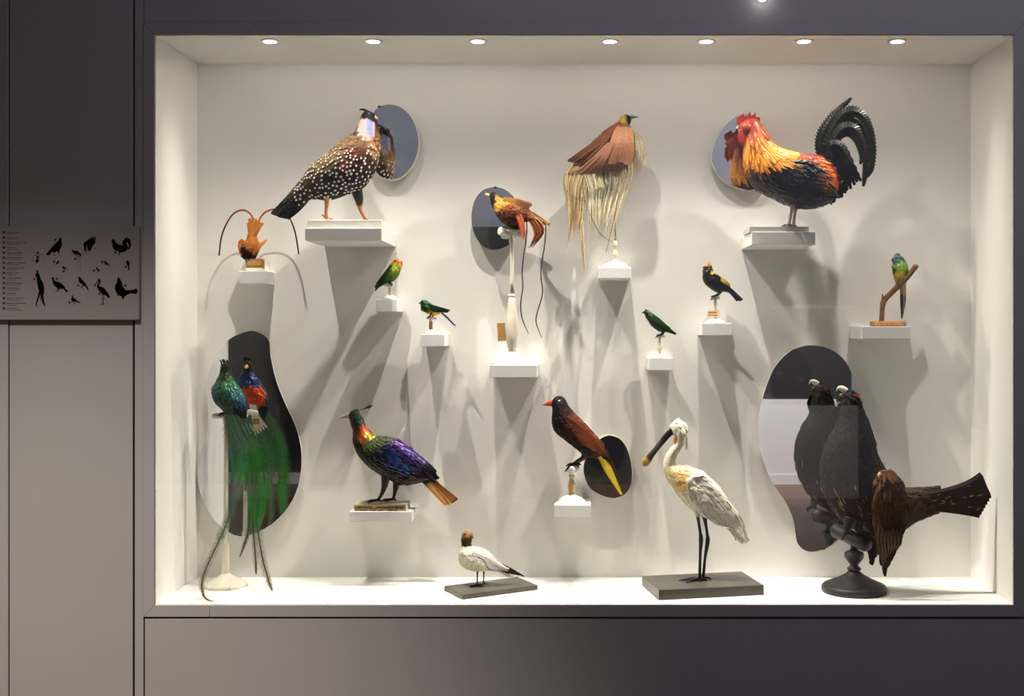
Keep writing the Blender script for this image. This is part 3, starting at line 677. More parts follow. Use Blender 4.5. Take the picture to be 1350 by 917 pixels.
b.strands('cream_plume', [(822,172),(833,186),(836,208),(828,240)], [(832,170),(847,182),(849,208),(842,228)], 340, 1.0, CR, M['feather'], 3.5, (2,12), lenj=(.55,1.05))
b.strands('cream_plume', [(765,218),(776,250),(778,278),(780,306)], [(834,212),(832,232),(822,258),(808,300)], 1100, .95, CR, M['feather'], 6, (-6,10), lenj=(.4,1.05))
b.strands('cream_plume', [(752,216),(744,236),(749,262),(750,292)], [(785,222),(772,250),(766,290),(762,318)], 620, .95, BRN+CR[:1], M['feather'], 5, (-5,8), lenj=(.45,1.05))
b.strands('brown_plume', [(764,244),(764,280),(766,318),(771,356)], [(770,244),(769,285),(770,318),(773,354)], 40, 1.0, BRN, M['feather'], 1.5, (-4,4))
b.strands('brown_plume', [(748,240),(750,270),(750,300),(746,330)], [(754,240),(754,270),(753,300),(749,330)], 24, .9, BRN, M['feather'], 1.5, (-4,4))
b.tube('wire_feather', [([(768,234,-10),(770,262,-10),(785,299,-10),(797,313,-9),(809,321,-8)], [.5,.5,.5,.45,.3])], M['gloss'], (120,92,58), seg=6)
b.tube('wire_feather', [([(816,250,-10),(811,280,-10),(804,312,-9),(799,333,-8)], [.5,.5,.45,.3])], M['gloss'], (130,100,64), seg=6)
b.leg([(808,218,2),(809,232,2),(810,240,2)], [3,1.8,1.2], [(806,243,-2),(813,243,-1),(811,243,6)], (120,84,60), tr=.9)
b.leg([(813,218,6),(813,232,6),(813,240,6)], [3,1.8,1.2], [(809,243,9),(817,243,5),(814,243,11)], (120,84,60), tr=.9)
B = rest(352, .30, .37)
t = stand('slender_perch_stand', 'slender glass-like rod stand on a shallow dome under the cream-plumed bird', 811, .37, B, [
    ('base', [(17,B),(17,350),(13,347.5),(7,345.5),(3,343),(2,340)], M['cream']),
    ('bulb', [(2,341),(3.6,338),(4.2,334),(2.4,330),(1.8,327.5),(3.2,325),(3.4,321),(1.6,317)], M['bone']),
    ('rod', [(1.6,318),(1.5,280),(1.5,244)], M['bone'])])
bar(t, 'crossbar', (804,243,0), (819,243,4), 1.8, .37, M['bone'])

# ================================================================== rooster
b = Bird('rooster', 'rooster with golden neck, black breast, red comb and dark green curved tail', .25, (1043, 299))
RC = paint([(984,166,7,(150,50,32)),(990,175,5,(150,56,34)),(1004,172,6,(160,66,22)),(1000,190,8,(212,120,30)),(995,205,9,(224,140,36)),(1012,205,10,(226,142,36)),(1025,206,9,(224,140,44)),(1036,210,7,(214,124,34)),(1040,202,6,(232,170,70)),(1052,208,6,(160,60,26)),(1066,208,7,(150,52,28)),(1082,212,7,(212,104,30)),(1092,226,7,(218,112,30)),(1098,240,6,(206,100,30)),
            (1005,236,10,(22,19,20)),(1030,240,12,(22,19,20)),(1050,250,14,(26,20,18)),(1075,258,12,(34,24,18)),(1060,228,9,(20,20,24)),(1000,245,8,(20,18,18)),(1080,240,7,(90,52,28))])
b.loft('body', [(974,168,974,168),(984,157,976,175,.75),(997,157,982,183,.75),(1006,168,980,197,.78),(1013,181,980,213,.8),(1024,192,985,232,.82),(1040,199,998,250,.8),(1056,203,1020,262,.8),(1068,204,1042,272,.8),(1079,206,1064,275,.72),(1089,211,1087,271,.6),(1098,222,1100,259,.4),(1104,236,1104,246,.2)], RC, M['gloss'])
HK = [(986,180),(1004,165),(1016,184),(1042,198),(1046,214),(1020,220),(996,226),(984,214)]
b.coat(900, 7, 5, M['gloss'], .7, i0=.35, jit=.25)
b.coat(900, 17, 2.6, M['gloss'], 1.4, i0=.14, i1=.52, jit=.3, keep=lambda x,y,d: inpoly(x,y,HK), name='hackle_plumage', wild=.1)
b.coat(420, 16, 2.4, M['gloss'], 1.2, i0=.6, i1=1., jit=.25, keep=lambda x,y,d: inpoly(x,y,[(1060,203),(1083,204),(1100,222),(1104,250),(1090,236),(1076,220)]), name='saddle_plumage', wild=.1)
for sg in (-1, 1):
    b.loft('wing', [(1008,226,1008,226),(1022,217,1012,238,.12),(1042,215,1026,250,.12),(1062,217,1048,257,.12),(1080,228,1068,261,.12),(1093,246,1086,262,.1),(1101,262,1101,262)], paint([(1020,230,10,(20,19,22)),(1050,235,14,(18,18,22)),(1080,240,6,(150,80,36)),(1084,248,5,(120,64,30)),(1090,256,6,(30,22,20))]), M['gloss'], dy=sg*26 if False else sg*24, sil=False)
    b.coat(240, 13, 4.5, M['gloss'], .9, jit=.3, name='wing_plumage', keep=(lambda x,y,d,sg=sg: (d-sg*24)*sg > -.5))
TC = paint([(1085,190,16,(15,17,13)),(1110,150,18,(20,23,16)),(1140,190,18,(22,24,18)),(1100,210,10,(46,54,42)),(1115,240,14,(14,15,15)),(1108,190,14,(26,31,22))])
def sickle(path, wd, nm='sickle_feather', **k): b.ribbon(nm, path, [q*1.15 for q in wd], TC, M['gloss'], n=11, serr=.34, camber=.3, **k)
sickle([(1086,214,-2),(1081,196,-3),(1084,176,-3),(1096,156,-2),(1109,142,-1),(1122.5,129,0)], [10,15,15,12,9,3])
sickle([(1088,214,1),(1085,190,2),(1092,168,2),(1104,150,2),(1115,142,2)], [8,13,14,11,3])
sickle([(1090,216,-4),(1091,184,-5),(1103,159,-6),(1119,148,-7),(1135,154,-7),(1145,173,-7),(1149,198,-6),(1147.5,222,-5),(1142,234,-4)], [8,14,16,15,13,11,10,8,3])
sickle([(1089,214,4),(1094,182,5),(1106,160,6),(1122,153,6),(1138,165,6),(1146,190,6),(1147,214,6)], [8,14,16,14,11,8,3])
sickle([(1092,218,-6),(1096,190,-8),(1108,172,-9),(1123,171,-9),(1133,188,-9),(1139,212,-8),(1138.5,232,-7),(1136.5,246.5,-6)], [8,14,16,14,11,9,8,3])
sickle([(1090,216,0),(1094,196,2),(1106,176,3),(1120,172,3),(1131,184,3),(1137,204,3),(1135,216,3)], [8,14,17,15,11,8,3])
sickle([(1088,214,-1),(1090,190,-2),(1099,168,-3),(1112,160,-3),(1122,166,-3)], [10,16,18,14,5])
for k in range(18):
    t_ = k/17; j1, j2 = U(-3,3), U(-4,4)
    sickle([(1087+t_*8,210+t_*12,-12+k*.9),(1093+t_*10+j1,193+t_*18,-14+k*1.1),(1108+t_*3+j1,196+t_*26+j2,-11+k*.9),(1133-t_*33+j1,236+t_*29+j2,-7+k*.7)], [7,12,13,10,3], 'tail_covert')
RED = paint([(985,158,8,(150,44,28)),(975,160,6,(158,52,34)),(1000,160,6,(144,42,28))])
b.plate('comb', [(970.5,162),(971,155),(976,152.5),(979.5,149),(982,153.5),(985,153),(988.6,146),(990.6,153),(995.8,148),(996.4,154),(1001.6,154.5),(1002,160),(998,166),(991,162),(982,162),(975,165)], -2.2, 2.2, RED, M['skin'], smooth=1, bw=.8)
b.loft('face', [(972,167,972,167),(980,160,975,173,1.25),(990,162,982,180,1.2),(996,168,990,182,.9),(998,175,998,175)], flat((158,56,38)), M['skin'])
for sg in (-1, 1):
    b.loft('wattle', [(975+2*sg,172,981+2*sg,172,.4),(974+2*sg,179,983+2*sg,180,.4),(974.5+2*sg,187,983+2*sg,188,.4),(979+2*sg,194,979+2*sg,194)], flat((150,46,32)), M['skin'], dy=sg*5-3)
    b.loft('earlobe', [(991,168,995,167,.4),(990.5,173,997,172,.4),(991,178,995,179,.4),(992.5,181,992.5,181)], flat((236,226,218)), M['skin'], dy=sg*10.5, sil=False)
b.loft('beak', [(977,165,977,171,.7),(973,165.5,973.5,170.5,.7),(970.3,168.5,970.3,169.5,.6),(970,169.5,970,169.5)], flat((206,190,160)), M['horn'])
b.eyes(985,166.5,9.2,1.4,(200,110,40))
b.leg([(1044,262,-6),(1043,275,-6),(1040.5,288,-6),(1039,297,-6)], [6,2.7,2.1,2.2], [(1029,299,-9),(1032,299,-2),(1034,299.4,-14),(1046,299,-4)], (196,184,162), tr=1.5)
b.leg([(1053,262,6),(1050,275,6),(1048,288,6),(1047.5,297,6)], [6,2.7,2.1,2.2], [(1038,299,2),(1041,299,10),(1053,299,7)], (190,178,156), tr=1.5)
q0 = P(985, 299, .215); q1 = P(1066.5, 305.5, .215)
tag(box('plinth', q0.x+.01, q1.x, .212, .40, P(0,305.5,.20).z, P(0,299.6,.25).z, M['acryl'], None, .0015), 'thin greyish plinth board under the rooster', 'plinth')

# ================================================================== lovebird
b = Bird('lovebird', 'small green lovebird with red face and beak', .40, (515, 377))
b.loft('body', [(529,346,529,346),(523,340.5,529.5,350,.85),(519,344,528.5,355,.85),(513,352,525.5,362,.85),(506,361,519,369.5,.8),(500,369,510,373,.6),(496,376,501,377.5,.4),(496.5,381,496.5,381)],
       paint([(528,343,4,(206,92,40)),(522,343,3,(150,140,50)),(524,352,5,(176,180,66)),(523,360,5,(110,140,50)),(515,362,6,(78,116,40)),(510,360,5,(50,76,32)),(502,370,6,(44,70,30)),(497,378,4,(36,58,28))]), M['feather'])
b.coat(420, 4, 2.4, M['feather'], .4)
for sg in (-1, 1):
    b.feathers('wing', [([(517-k*.6,350+k*1.6,sg*6),(509-k*.4,361+k*1.6,sg*7),(497+k*1.6,373.5+k*.2,sg*3)],[4,4.6,1.4],(44-k*3,64-k*4,30-k),dict(n=5)) for k in range(4)], M['feather'])
b.feathers('tail', [([(503,368,d),(499,375,d),(496.5+k,380.5-k*.4,d)],[3,3,1.6],(52,74,32),{}) for k,d in enumerate((-2,0,2))], M['feather'])
b.loft('beak', [(526.5,343.5,527,349,.8),(529.5,344,529,349,.8),(530.8,347.5,529.5,350,.6),(529.8,351,529.8,351)], flat((206,62,44)), M['horn'])
b.eyes(524.5,344.5,4.6,.8)
b.leg([(514,367,-3),(515.5,371,-4),(516,373,-4)], [2.4,1.2,.9], [(519.5,377,-5),(516.5,377.5,-6),(512,375,-4)], (50,44,40), tr=.75)
b.leg([(512,368,2),(512.5,371,2),(513,373,2)], [2.4,1.2,.9], [(516,376.4,1),(511,376,3)], (50,44,40), tr=.75)
B = rest(394.5, .33, .40)
t = stand('small_perch', 'tiny knobbly white perch under the lovebird', 514, .40, B, [
    ('base', [(9.5,B),(9.5,392.5),(6,390.5),(3,389)], M['white']),
    ('stem', [(2.2,390),(1.6,387),(3.0,384.5),(1.6,382),(2.6,380),(1.4,377)], M['bone'])])
bar(t, 'crossbar', (507,375.2,2), (520,376.8,-4), 2.1, .40, M['white'])

# ================================================================== emerald green bird, yellow belly
b = Bird('yellow_bellied_bird', 'small emerald green bird with yellow belly and thin blue tail', .40, (567, 417))
b.loft('body', [(553.5,399,553.5,399),(557,395.5,554.5,403,.85),(563,397,556,408,.85),(571,402,563,412.5,.85),(579,405,573,415,.75),(586,408,582,412,.5),(590,410,589,411,.4)],
       paint([(556,398,5,(30,66,34)),(565,402,6,(34,92,42)),(576,406,6,(36,88,44)),(587,409,4,(20,46,26)),(566,412,3,(206,164,44)),(573,414,3.5,(214,172,50)),(557,405,3,(28,70,36)),(579,413.5,2.5,(196,190,180))]), M['iri'])
b.coat(380, 4, 2.4, M['iri'], .4)
for sg in (-1, 1):
    b.feathers('wing', [([(563+k,401+k*1.6,sg*5.5),(575,405+k*1.3,sg*6),(593.5-k*3,409+k*.6,sg*3)],[3.6,4.2,1.2],(26+k*3,78-k*8,40,),dict(n=5)) for k in range(4)], M['iri'])
b.feathers('tail', [([(580,410,d),(589,418,d),(600.5-k*1.6,429.5-k*1.2,d)],[2.6,2.8,1.8],(70,86,112),{}) for k,d in enumerate((-1,0,1.5))], M['feather'])
b.loft('beak', [(555.5,397.5,555.5,400.5,.7),(551,399.6,551,399.9,.7)], flat((34,34,30)), M['horn'])
b.eyes(556.6,398,3.6,.7)
b.leg([(570,411,-3),(568,415,-3),(566,417,-3)], [2,1.1,.8], [(563.5,418.5,-4),(564.5,420.5,-5),(569,419,-3)], (40,36,34), tr=.7)
b.leg([(573,412,2),(571,415.5,2),(569.5,417.5,2)], [2,1.1,.8], [(566.5,419,1),(572.5,419,2)], (40,36,34), tr=.7)
B = rest(440.5, .33, .40)
t = stand('small_perch', 'tiny white perch with a rolled brown label under the yellow-bellied green bird', 568, .40, B, [
    ('base', [(8,B),(8,438.5),(5,436.6),(2.6,435)], M['white']),
    ('stem', [(2.4,436),(1.5,432),(1.5,424),(2.4,421),(1.4,419)], M['bone']),
    ('rolled_label', [(1.8,434),(2.3,433),(2.3,424.5),(1.8,423.5)], M['bark'])])
bar(t, 'crossbar', (562,418.8,-3), (574.5,419.6,3), 1.8, .40, M['white'])

# ================================================================== plain dark green bird
b = Bird('dark_green_bird', 'small plain dark green bird leaning forward', .40, (868, 444))
b.loft('body', [(847,411.6,847,411.6),(851.5,408.5,849.5,414,.85),(858,411.5,853,420,.85),(867,418,859,429,.85),(876,426,869,436,.8),(884,433,880,437.5,.55),(890.5,439.5,889,439.8,.4)],
       paint([(851,411,4,(30,52,26)),(860,416,5,(28,74,32)),(868,424,6,(24,60,28)),(878,432,6,(20,48,24)),(862,427,5,(20,50,24)),(889,439,4,(16,30,18))]), M['gloss'])
b.coat(360, 4, 2.4, M['gloss'], .4)
for sg in (-1, 1):
    b.feathers('wing', [([(860+k*.6,416+k*2,sg*5.5),(871,425+k*1.6,sg*6),(888.5-k*2.4,438-k*.3,sg*2.5)],[4,4.6,1.4],(28+k*2,84-k*12,34,),dict(n=5)) for k in range(4)], M['gloss'])
b.feathers('tail', [([(880,433,d),(886,437,d),(891.5-k,440-k*.3,d)],[2.6,2.8,1.8],(18,40,22),{}) for k,d in enumerate((-1,0,1.5))], M['gloss'])
b.loft('beak', [(849.5,409.6,850,413,.8),(846,411.8,846.2,412.6,.7)], flat((46,44,36)), M['horn'])
b.eyes(852,411,3.2,.7)
b.leg([(873,432,-3),(873,438,-3),(870,441,-3)], [2.2,1.2,.9], [(865,442,-4),(863.8,445,-5),(872,443.5,-3)], (32,30,26), tr=.8)
b.leg([(875,433,2),(875,438.5,2),(872.5,441.5,2)], [2.2,1.2,.9], [(868,442.5,1),(875,443.5,2)], (32,30,26), tr=.8)
B = rest(471.5, .33, .40)
t = stand('small_perch', 'tiny turned bone-coloured perch under the plain dark green bird', 869.5, .40, B, [
    ('base', [(9.5,B),(9.3,469.5),(6,467.6),(3,466)], M['white']),
    ('stem', [(2.2,467),(1.4,463),(3.2,460),(3.2,457.5),(1.4,455),(2.6,451.5),(1.3,448),(2,446),(1.2,444)], M['bone'])])
bar(t, 'crossbar', (863.5,443.8,-3), (876.5,443,3), 1.7, .40, M['white'])

# ================================================================== black and yellow bird
b = Bird('black_and_yellow_bird', 'black bird with orange crown, yellow nape and yellow wing patch', .40, (941, 394))
BY = paint([(932,352,6,(22,20,20)),(935,368,10,(20,18,19)),(950,378,8,(26,23,24)),(970,390,8,(44,38,36))], [([(927,351),(928,345),(936,345),(936.5,350),(932,349.5)], (222,134,48)), ([(936,357),(939,355.5),(942,359),(939,362.5),(936.5,361)], (232,186,48))])
b.loft('body', [(928.5,350,928.5,350),(933,345.5,927,354,.9),(937.5,350,926.5,361,.9),(941,358,927.5,369,.88),(949,364.5,933,377,.85),(956,371,944,384,.75),(961,377.5,954,384,.5),(964,383,962,385,.4)], BY, M['gloss'])
b.coat(460, lambda x,y: 2.6 if y < 358 else 4.5, 2.4, M['gloss'], .4, jit=.35)
for sg in (-1, 1):
    w_ = b.feathers('wing', [([(939,362+k*1.6,sg*8),(949,369+k*2,sg*8),(962-k,377+k*1.6,sg*4)],[4,5,2.4],(24,22,22),dict(n=5)) for k in range(4)], M['gloss'])
    b.feathers('wing_patch', [([(949.5,366.5+k*1.2,sg*8.9),(955,370.6+k*1.2,sg*8.4),(962,376+k*.5,sg*6)],[2.4,3.6,1.2],(228,184,56),dict(n=5,sil=False)) for k in range(3)], M['feather'], parent=w_)
for k in range(4):
    b.ribbon('tail_feather', [(957+k*.3,376+k*1.6,-2+k),(966,384+k*1.3,-1+k*.6),(978.5-k*2,395.5+(k%2)*.8,-1+k)], [3.4,4,3.2], (44,38,38), M['gloss'], n=5)
b.loft('beak', [(929,349,928.5,353,.8),(926.4,351,926.4,352.4,.7),(925.6,352.2,925.6,352.2)], flat((190,150,70)), M['horn'])
b.eyes(930.5,350.5,4.6,.8,(210,170,60))
b.leg([(950,380,-3),(947,386,-4),(941,390,-4)], [3,1.3,1.0], [(936,392,-5),(936,396,-6),(943,393.5,-4)], (30,26,26), tr=.9)
b.leg([(952,381,3),(949,387,2),(944,390.6,2)], [3,1.3,1.0], [(939.5,392.4,1),(947,393,2)], (30,26,26), tr=.9)
B = rest(425.8, .33, .40)
t = stand('small_perch', 'tiny white perch with a tan paper label under the black and yellow bird', 943, .40, B, [
    ('base', [(14,B),(13.6,424),(9,421.8),(4,420)], M['white']),
    ('stem', [(2.4,421),(1.4,414),(1.3,404),(2.8,400),(1.4,397),(2.2,394),(1.3,392)], M['bone'])])
bar(t, 'crossbar', (936,393.6,-3), (949,392.6,4), 2.2, .40, M['white'])
lb = tagcard('', 940, 413.5, 15.5, 9, .40, -4, M['tan'], .02, 2, parent=t)

# ================================================================== parakeet on a branch
b = Bird('parakeet', 'green and yellow parakeet with bluish head perched on a slanting branch', .38, (1184, 377))
KC = paint([(1180,340,6,(74,110,106)),(1186,338,5,(64,106,74)),(1184,348,5,(146,176,92)),(1190,353,6,(120,156,56)),(1182,360,6,(214,184,48)),(1186,366,6,(222,188,44)),(1184,372,5,(196,176,60)),(1195,358,4,(60,96,50)),(1178,356,3,(90,120,60)),(1190,376,5,(196,176,110))])
b.loft('body', [(1177,339,1177,339),(1182,334.5,1177,343,.85),(1188,337.5,1177.5,347,.85),(1194,346,1176.5,351,.8),(1197,355,1177.5,358,.75),(1196.5,363,1179,366,.75),(1194,371,1182,373,.7),(1194,380,1186,380,.6),(1193.5,388,1188,388,.5)], KC, M['feather'])
b.coat(520, 4, 2.6, M['feather'], .5)
b.loft('beak', [(1179.5,337.5,1177,344,.8),(1176.5,338.5,1175.5,343.5,.8),(1175,343,1175.6,344.5,.7),(1176,346,1176,346)], flat((120,122,124)), M['horn'])
b.eyes(1182,339.5,4.4,.8)
for sg in (-1, 1):
    b.feathers('wing', [([(1195,348+k,3+k),(1197-k*.6,360,4),(1194-k*.7,377+k*1.3,4)],[3,3.6,1.6],(46+k*6,74+k*6,46),dict(n=5)) for k in range(3)] if sg > 0 else [([(1178,350+k,-3),(1178.4,361,-3),(1181.5,374,0)],[2,2.4,1.2],(60,90,50),dict(n=5)) for k in range(2)], M['feather'])
for k in range(5):
    b.ribbon('tail_feather', [(1188+k*1.4,376,1+k*.5),(1188.3+k*1.4,395,1+k*.5),(1189.2+k*.9-(k==4)*.5,420-k*3.0,1+k*.5)], [2.4,2.8,2.0], [(52,56,60),(60,62,66),(150,132,110),(166,144,118),(70,66,64)][k], M['feather'], n=5)
b.leg([(1185,368,-4),(1184,371,-5)], [2.4,1.4], [(1181,374,-7),(1184.5,376,-7)], (96,88,84), tr=1.0)
b.leg([(1190,367,-4),(1190,368.5,-5)], [2.4,1.4], [(1187,371,-7),(1191.5,371.5,-7)], (96,88,84), tr=1.0)
t = thing('branch_perch', 'forked brown branch fixed upright on a short cork slab', 'branch', P(1170, 430, .36))
bs = Bird.__new__(Bird); bs.Y = .37; bs.s = sc(.37); bs.root = t; bs.sil = []
B = rest(430, .28, .37)
bs.tube('branch', [([(1162.2,426,0),(1163,410,0),(1165,397,0),(1174,387,0),(1184,377,0),(1197,364,0),(1208,349.5,0)], [3.4,3.2,3.9,3.6,3.9,3.6,3.8])], M['bark'], (100,60,40), t, 12)
bs.tube('twig_stub', [([(1164,398,0),(1163.6,392,0),(1163.4,387,0)], [2.2,1.4,.6])], M['bark'], (100,60,40), t, 8)
bs.tube('cut_end', [([(1207.6,350,0),(1208.4,349,0)], [3.6,3.4])], M['cut'], (100,60,40), t, 12)
p0 = P(1149,423,.37); p1 = P(1193,B,.37)
box('cork_slab', p0.x, p1.x, .34, .41, p1.z, p0.z, M['cork'], t, .007)

def at(b, px, py, y):
    k = sc(y)/b.s; return (VX+(px-VX)*k, VY+(py-VY)*k, (y-b.Y)/b.s)
FLOORPY = lambda y: VY+(ZC-NZ0)/sc(y)
# ================================================================== long-tailed green bird (quetzal)
b = Bird('long_tailed_green_bird', 'crested iridescent green bird seen from behind with very long trailing tail plumes', .31, (305, 548))
def QC(x, y, dy=0):
    if dy > 4 and 508 < y < 540 and x < 322: return lin((206,74,30)) if y > 512 else lin((30,60,110))
    if dy > 2 and y <= 512: return lin((30,44,96)) if y > 492 else lin((20,20,26))
    return QB(x, y)
QB = paint([(297,482,7,(18,18,18)),(300,494,6,(30,60,30)),(302,506,7,(44,96,60)),(292,510,6,(40,80,70)),(312,516,7,(52,104,104)),(286,522,6,(26,48,72)),(318,532,6,(40,84,110)),(300,530,8,(50,74,56)),(296,538,5,(26,34,44)),(322,544,5,(34,36,34)),(308,540,6,(40,60,44))])
b.loft('body', [(297,476,297,476),(291.5,482,302.5,481,.9),(290,491,304.5,491,.9),(286,501,308,499,.85),(281,511,316,511,.8),(281,521,322,522,.75),(285,530,325,532,.7),(292,538,325,542,.6),(299,546,324,549,.5),(304,554,322,555,.3)], QC, M['iri'])
b.coat(1000, lambda x,y: 3 if y < 495 else 6, lambda x,y: 1.8 if y < 495 else 3.6, M['iri'], .6, jit=.35)
b.feathers('crest', [([(293+k*1.6,481,d),(292+k*1.6,476,d),(289.5+k*2.3,472.5+abs(k-2)*.8,d)],[2,2.2,.5],(18,20,18),{}) for k,d in enumerate((-2,2,0,-1,2,0))], M['feather'])
b.loft('beak', [(295,486,299,486,.8),(295.6,487,298.6,487,.8),(297,488,297,488)], flat((212,160,50)), M['horn'], dy=9, sil=False)
beak = b.tube('beak_tip', [([(297,486,4),(297.4,487,9),(298,488.5,13)],[3,2.4,.6])], M['horn'], (216,160,44))
for x in (292.5, 301.5): b.ball('eye', x, 484, 3, 1.1, M['eye'])
b.feathers('wing', [([(304+k*1.5,522+k*2.0,-10),(312+k,536+k*1.2,-11),(325-k*1.2,551-k*1.0,-6)],[4,5,2],(44-k*3,34-k*2,28),dict(n=5)) for k in range(4)], M['gloss'])
b.feathers('wing', [([(290+k,516+k*3,-9),(298+k*2,532+k,-10),(310+k*2,546,-7)],[4,5,2],(36,60-k*5,56),dict(n=5)) for k in range(4)], M['iri'])
for k in range(5):
    b.ribbon('under_tail_feather', [(303+k*1.6,537,10),(309+k*2,556,17),(313+k*4.2,582-k*3,17+k)], [2.5,4,4.4,2.6], (232,224,200), M['feather'], n=5, tilt=.2)
GR = paint([(302,570,20,(40,86,70)),(318,600,14,(64,120,150)),(330,600,10,(50,140,60)),(342,630,16,(44,130,56)),(345,680,12,(40,110,56)),(313,645,14,(60,110,130)),(300,684,14,(70,90,70)),(285,720,14,(70,72,60)),(268,765,16,(58,52,50)),(334,690,12,(50,54,70)),(345,740,16,(52,52,60)),(322,720,10,(40,42,70))])
GE = paint([(302,570,24,(96,128,96)),(325,610,20,(70,140,70)),(345,650,20,(60,150,60)),(305,670,18,(104,120,92)),(280,730,20,(146,134,112)),(268,770,16,(150,136,116)),(350,750,20,(152,140,124)),(332,640,14,(120,130,104))])
def plume(path, wd, **k): b.ribbon('tail_plume', path, [q*1.45 for q in wd], GR, M['gloss'], n=k.pop('n',19), barbs=True, col2=GE, **k)
A = lambda px, py, y: at(b, px, py, y)
plume([(304,542,-6),(308,566,-8),A(316,596,.27),A(318,620,.25),A(312,648,.23),A(302,682,.20),A(288,714,.17),A(273,746,.13),A(266,769,.10),A(270,787,.07),A(283,793.5,.055)], [8,13,13,12,12,11,9,8,6,3,1.2])
plume([(312,546,-8),(322,570,-9),A(331,601,.27),A(332,636,.26),A(332,666,.25),A(334,700,.24),A(337,737,.23),A(337.5,756,.23)], [8,13,12,10,8,8,6,1])
plume([(318,548,-4),(330,575,-4),A(338,610,.29),A(340,650,.27),A(339,690,.26),A(346,735,.24),A(354,764,.225),A(358.5,777.5,.22)], [8,13,13,12,11,10,7,1.2])
plume([(310,548,2),(318,580,2),A(325,620,.30),A(329,660,.30),A(327,700,.29),A(322,718,.285),A(316,734,.28)], [8,12,12,9,6,4,.8])
plume([(320,546,0),(334,572,-2),A(344,602,.30),A(349,636,.30),A(347,668,.30),A(342,692,.30)], [8,13,14,12,9,2])
plume([(300,545,-2),(302,566,-4),A(304,592,.28),A(308,616,.28),A(306,636,.28)], [8,12,12,10,3])
plume([(314,546,-10),(324,568,-12),A(334,594,.26),A(338,622,.26),A(340,650,.26)], [8,12,12,10,3])
plume([(308,544,-11),(314,566,-12),A(322,594,.26),A(325,622,.26),A(324,646,.26)], [8,12,12,9,3])
b.leg([(300,538,4),(296,545,3)], [3,1.5], [(289,545,-1),(288,548,-4),(299,546,2)], (50,40,36), tr=1.1)
b.leg([(312,540,6),(310,546,6)], [3,1.5], [(306,546.5,3),(312,547,9),(315,546,5)], (50,40,36), tr=1.1)
B = FLOORPY(.33)
t = stand('floor_perch_stand', 'cream turned crossbar stand with a scalloped foot under the long-tailed green bird', 297.5, .33, B, [
    ('base', [(27.5,B),(27.8,770),(26,767.5),(20,764),(12,760),(7,757.5),(5.2,755)], M['cream']),
    ('sleeve', [(5.2,757),(5,740),(4.6,722),(5,719),(4.6,717),(3.4,715.5)], M['cream']),
    ('post', [(3.4,717),(2.9,690),(2.7,620),(2.6,560),(3.4,553),(3,549)], M['cream'])])
bar(t, 'crossbar', (281.5,547.5,-8), (320,549.5,22), 4.0, .33, M['cream'])
tagcard('', 318, 561, 9, 8, .35, 6, M['kraft'], 0, 0, parent=t)
for a_ in range(6):
    an = a_*math.pi/3; r_ = 27*sc(.33)
    q = P(297.5, B-1.8, .33); lathe('foot_scallop', q.x+math.cos(an)*r_, .33+math.sin(an)*r_, [(.006,NZ0),(.009,NZ0+.004),(.007,NZ0+.010),(.003,NZ0+.012)], M['cream'], t, 10)

# ================================================================== iridescent pheasant (monal)
b = Bird('iridescent_pheasant', 'pheasant with iridescent blue purple back, copper neck and tan tail on a wooden block', .37, (510, 660))
MC = paint([(462,546,5,(26,34,28)),(470,545,5,(40,66,36)),(470,556,5,(30,56,46)),(472,566,4,(80,40,22)),(479,566,4,(186,74,34)),(480,573,4,(196,110,36)),(487,574,4,(176,160,50)),(486,584,5,(110,120,64)),(497,583,7,(104,112,78)),(508,581,6,(96,100,86)),(512,590,6,(44,60,130)),(522,584,7,(86,54,120)),(520,597,7,(44,74,150)),(535,598,8,(62,48,112)),(548,608,7,(54,44,84)),(535,612,6,(44,84,130)),(562,618,7,(34,26,30)),(570,624,5,(24,22,24)),
            (470,585,6,(18,18,22)),(480,600,9,(18,17,20)),(495,612,9,(22,18,18)),(515,625,10,(26,20,18)),(535,630,9,(34,22,18)),(500,598,6,(26,28,44))])
b.loft('body', [(458,548,458,548),(464,540.5,461,553,.85),(472,540.5,463,560,.85),(478,551,465,567,.85),(483,563,466,580,.85),(494,573,471,595,.85),(508,575.5,480,608,.85),(522,578,494,620,.85),(537,588,511,630,.82),(551,599,528,638,.78),(563,609,547,637,.65),(571,617,560,633,.5),(574,626,572,630,.3)], MC, M['iri'])
b.coat(1500, lambda x,y: 3.4 if x < 482 and y < 572 else 7, lambda x,y: 2.2 if x < 482 and y < 572 else 4.6, M['iri'], .6, jit=.4)
for sg in (-1, 1):
    b.loft('wing', [(500,590,500,590),(514,584,507,603,.12),(532,590,522,614,.12),(550,604,540,622,.12),(563,617,558,627,.1),(573,630,573,630)], MC, M['iri'], dy=sg*21, sil=False)
    b.coat(260, 9, 4.6, M['iri'], .8, jit=.5, name='wing_plumage', keep=(lambda x,y,d,sg=sg: (d-sg*21)*sg > -.5))
TT = paint([(560,634,6,(40,60,60)),(574,640,8,(190,132,70)),(590,656,10,(206,148,84)),(600,662,5,(110,66,40))])
for k in range(9):
    t_ = k/8
    b.ribbon('tail_feather', [(557+10*t_,631-3*t_,-3+k*.8),(572+8*t_,646-4*t_,-4+k*.9),(588+14.5*t_,664.5-5.5*t_+math.sin(t_*3.1)*1.5,-3+k)], [5,6.4,6,3.6], TT, M['feather'], n=5, tilt=U(-.25,.25))
for k in range(6):
    b.ribbon('crest_feather', [(471+k*.4,541,-2+k*.8),(478+k*.5,539-k*.2,-3+k),(486+k*.8-(k%2)*4,537.5-k*.55,-3+k*1.2)], [.5,.5,.7,.5], (24,30,28), M['gloss'], n=4)
    b.ball('crest_tip', 487+k*.7-(k%2)*4, 537.2-k*.55, -3+k*1.2, .95, M['iri'], (34,40,44), sx=1.5, seg=8)
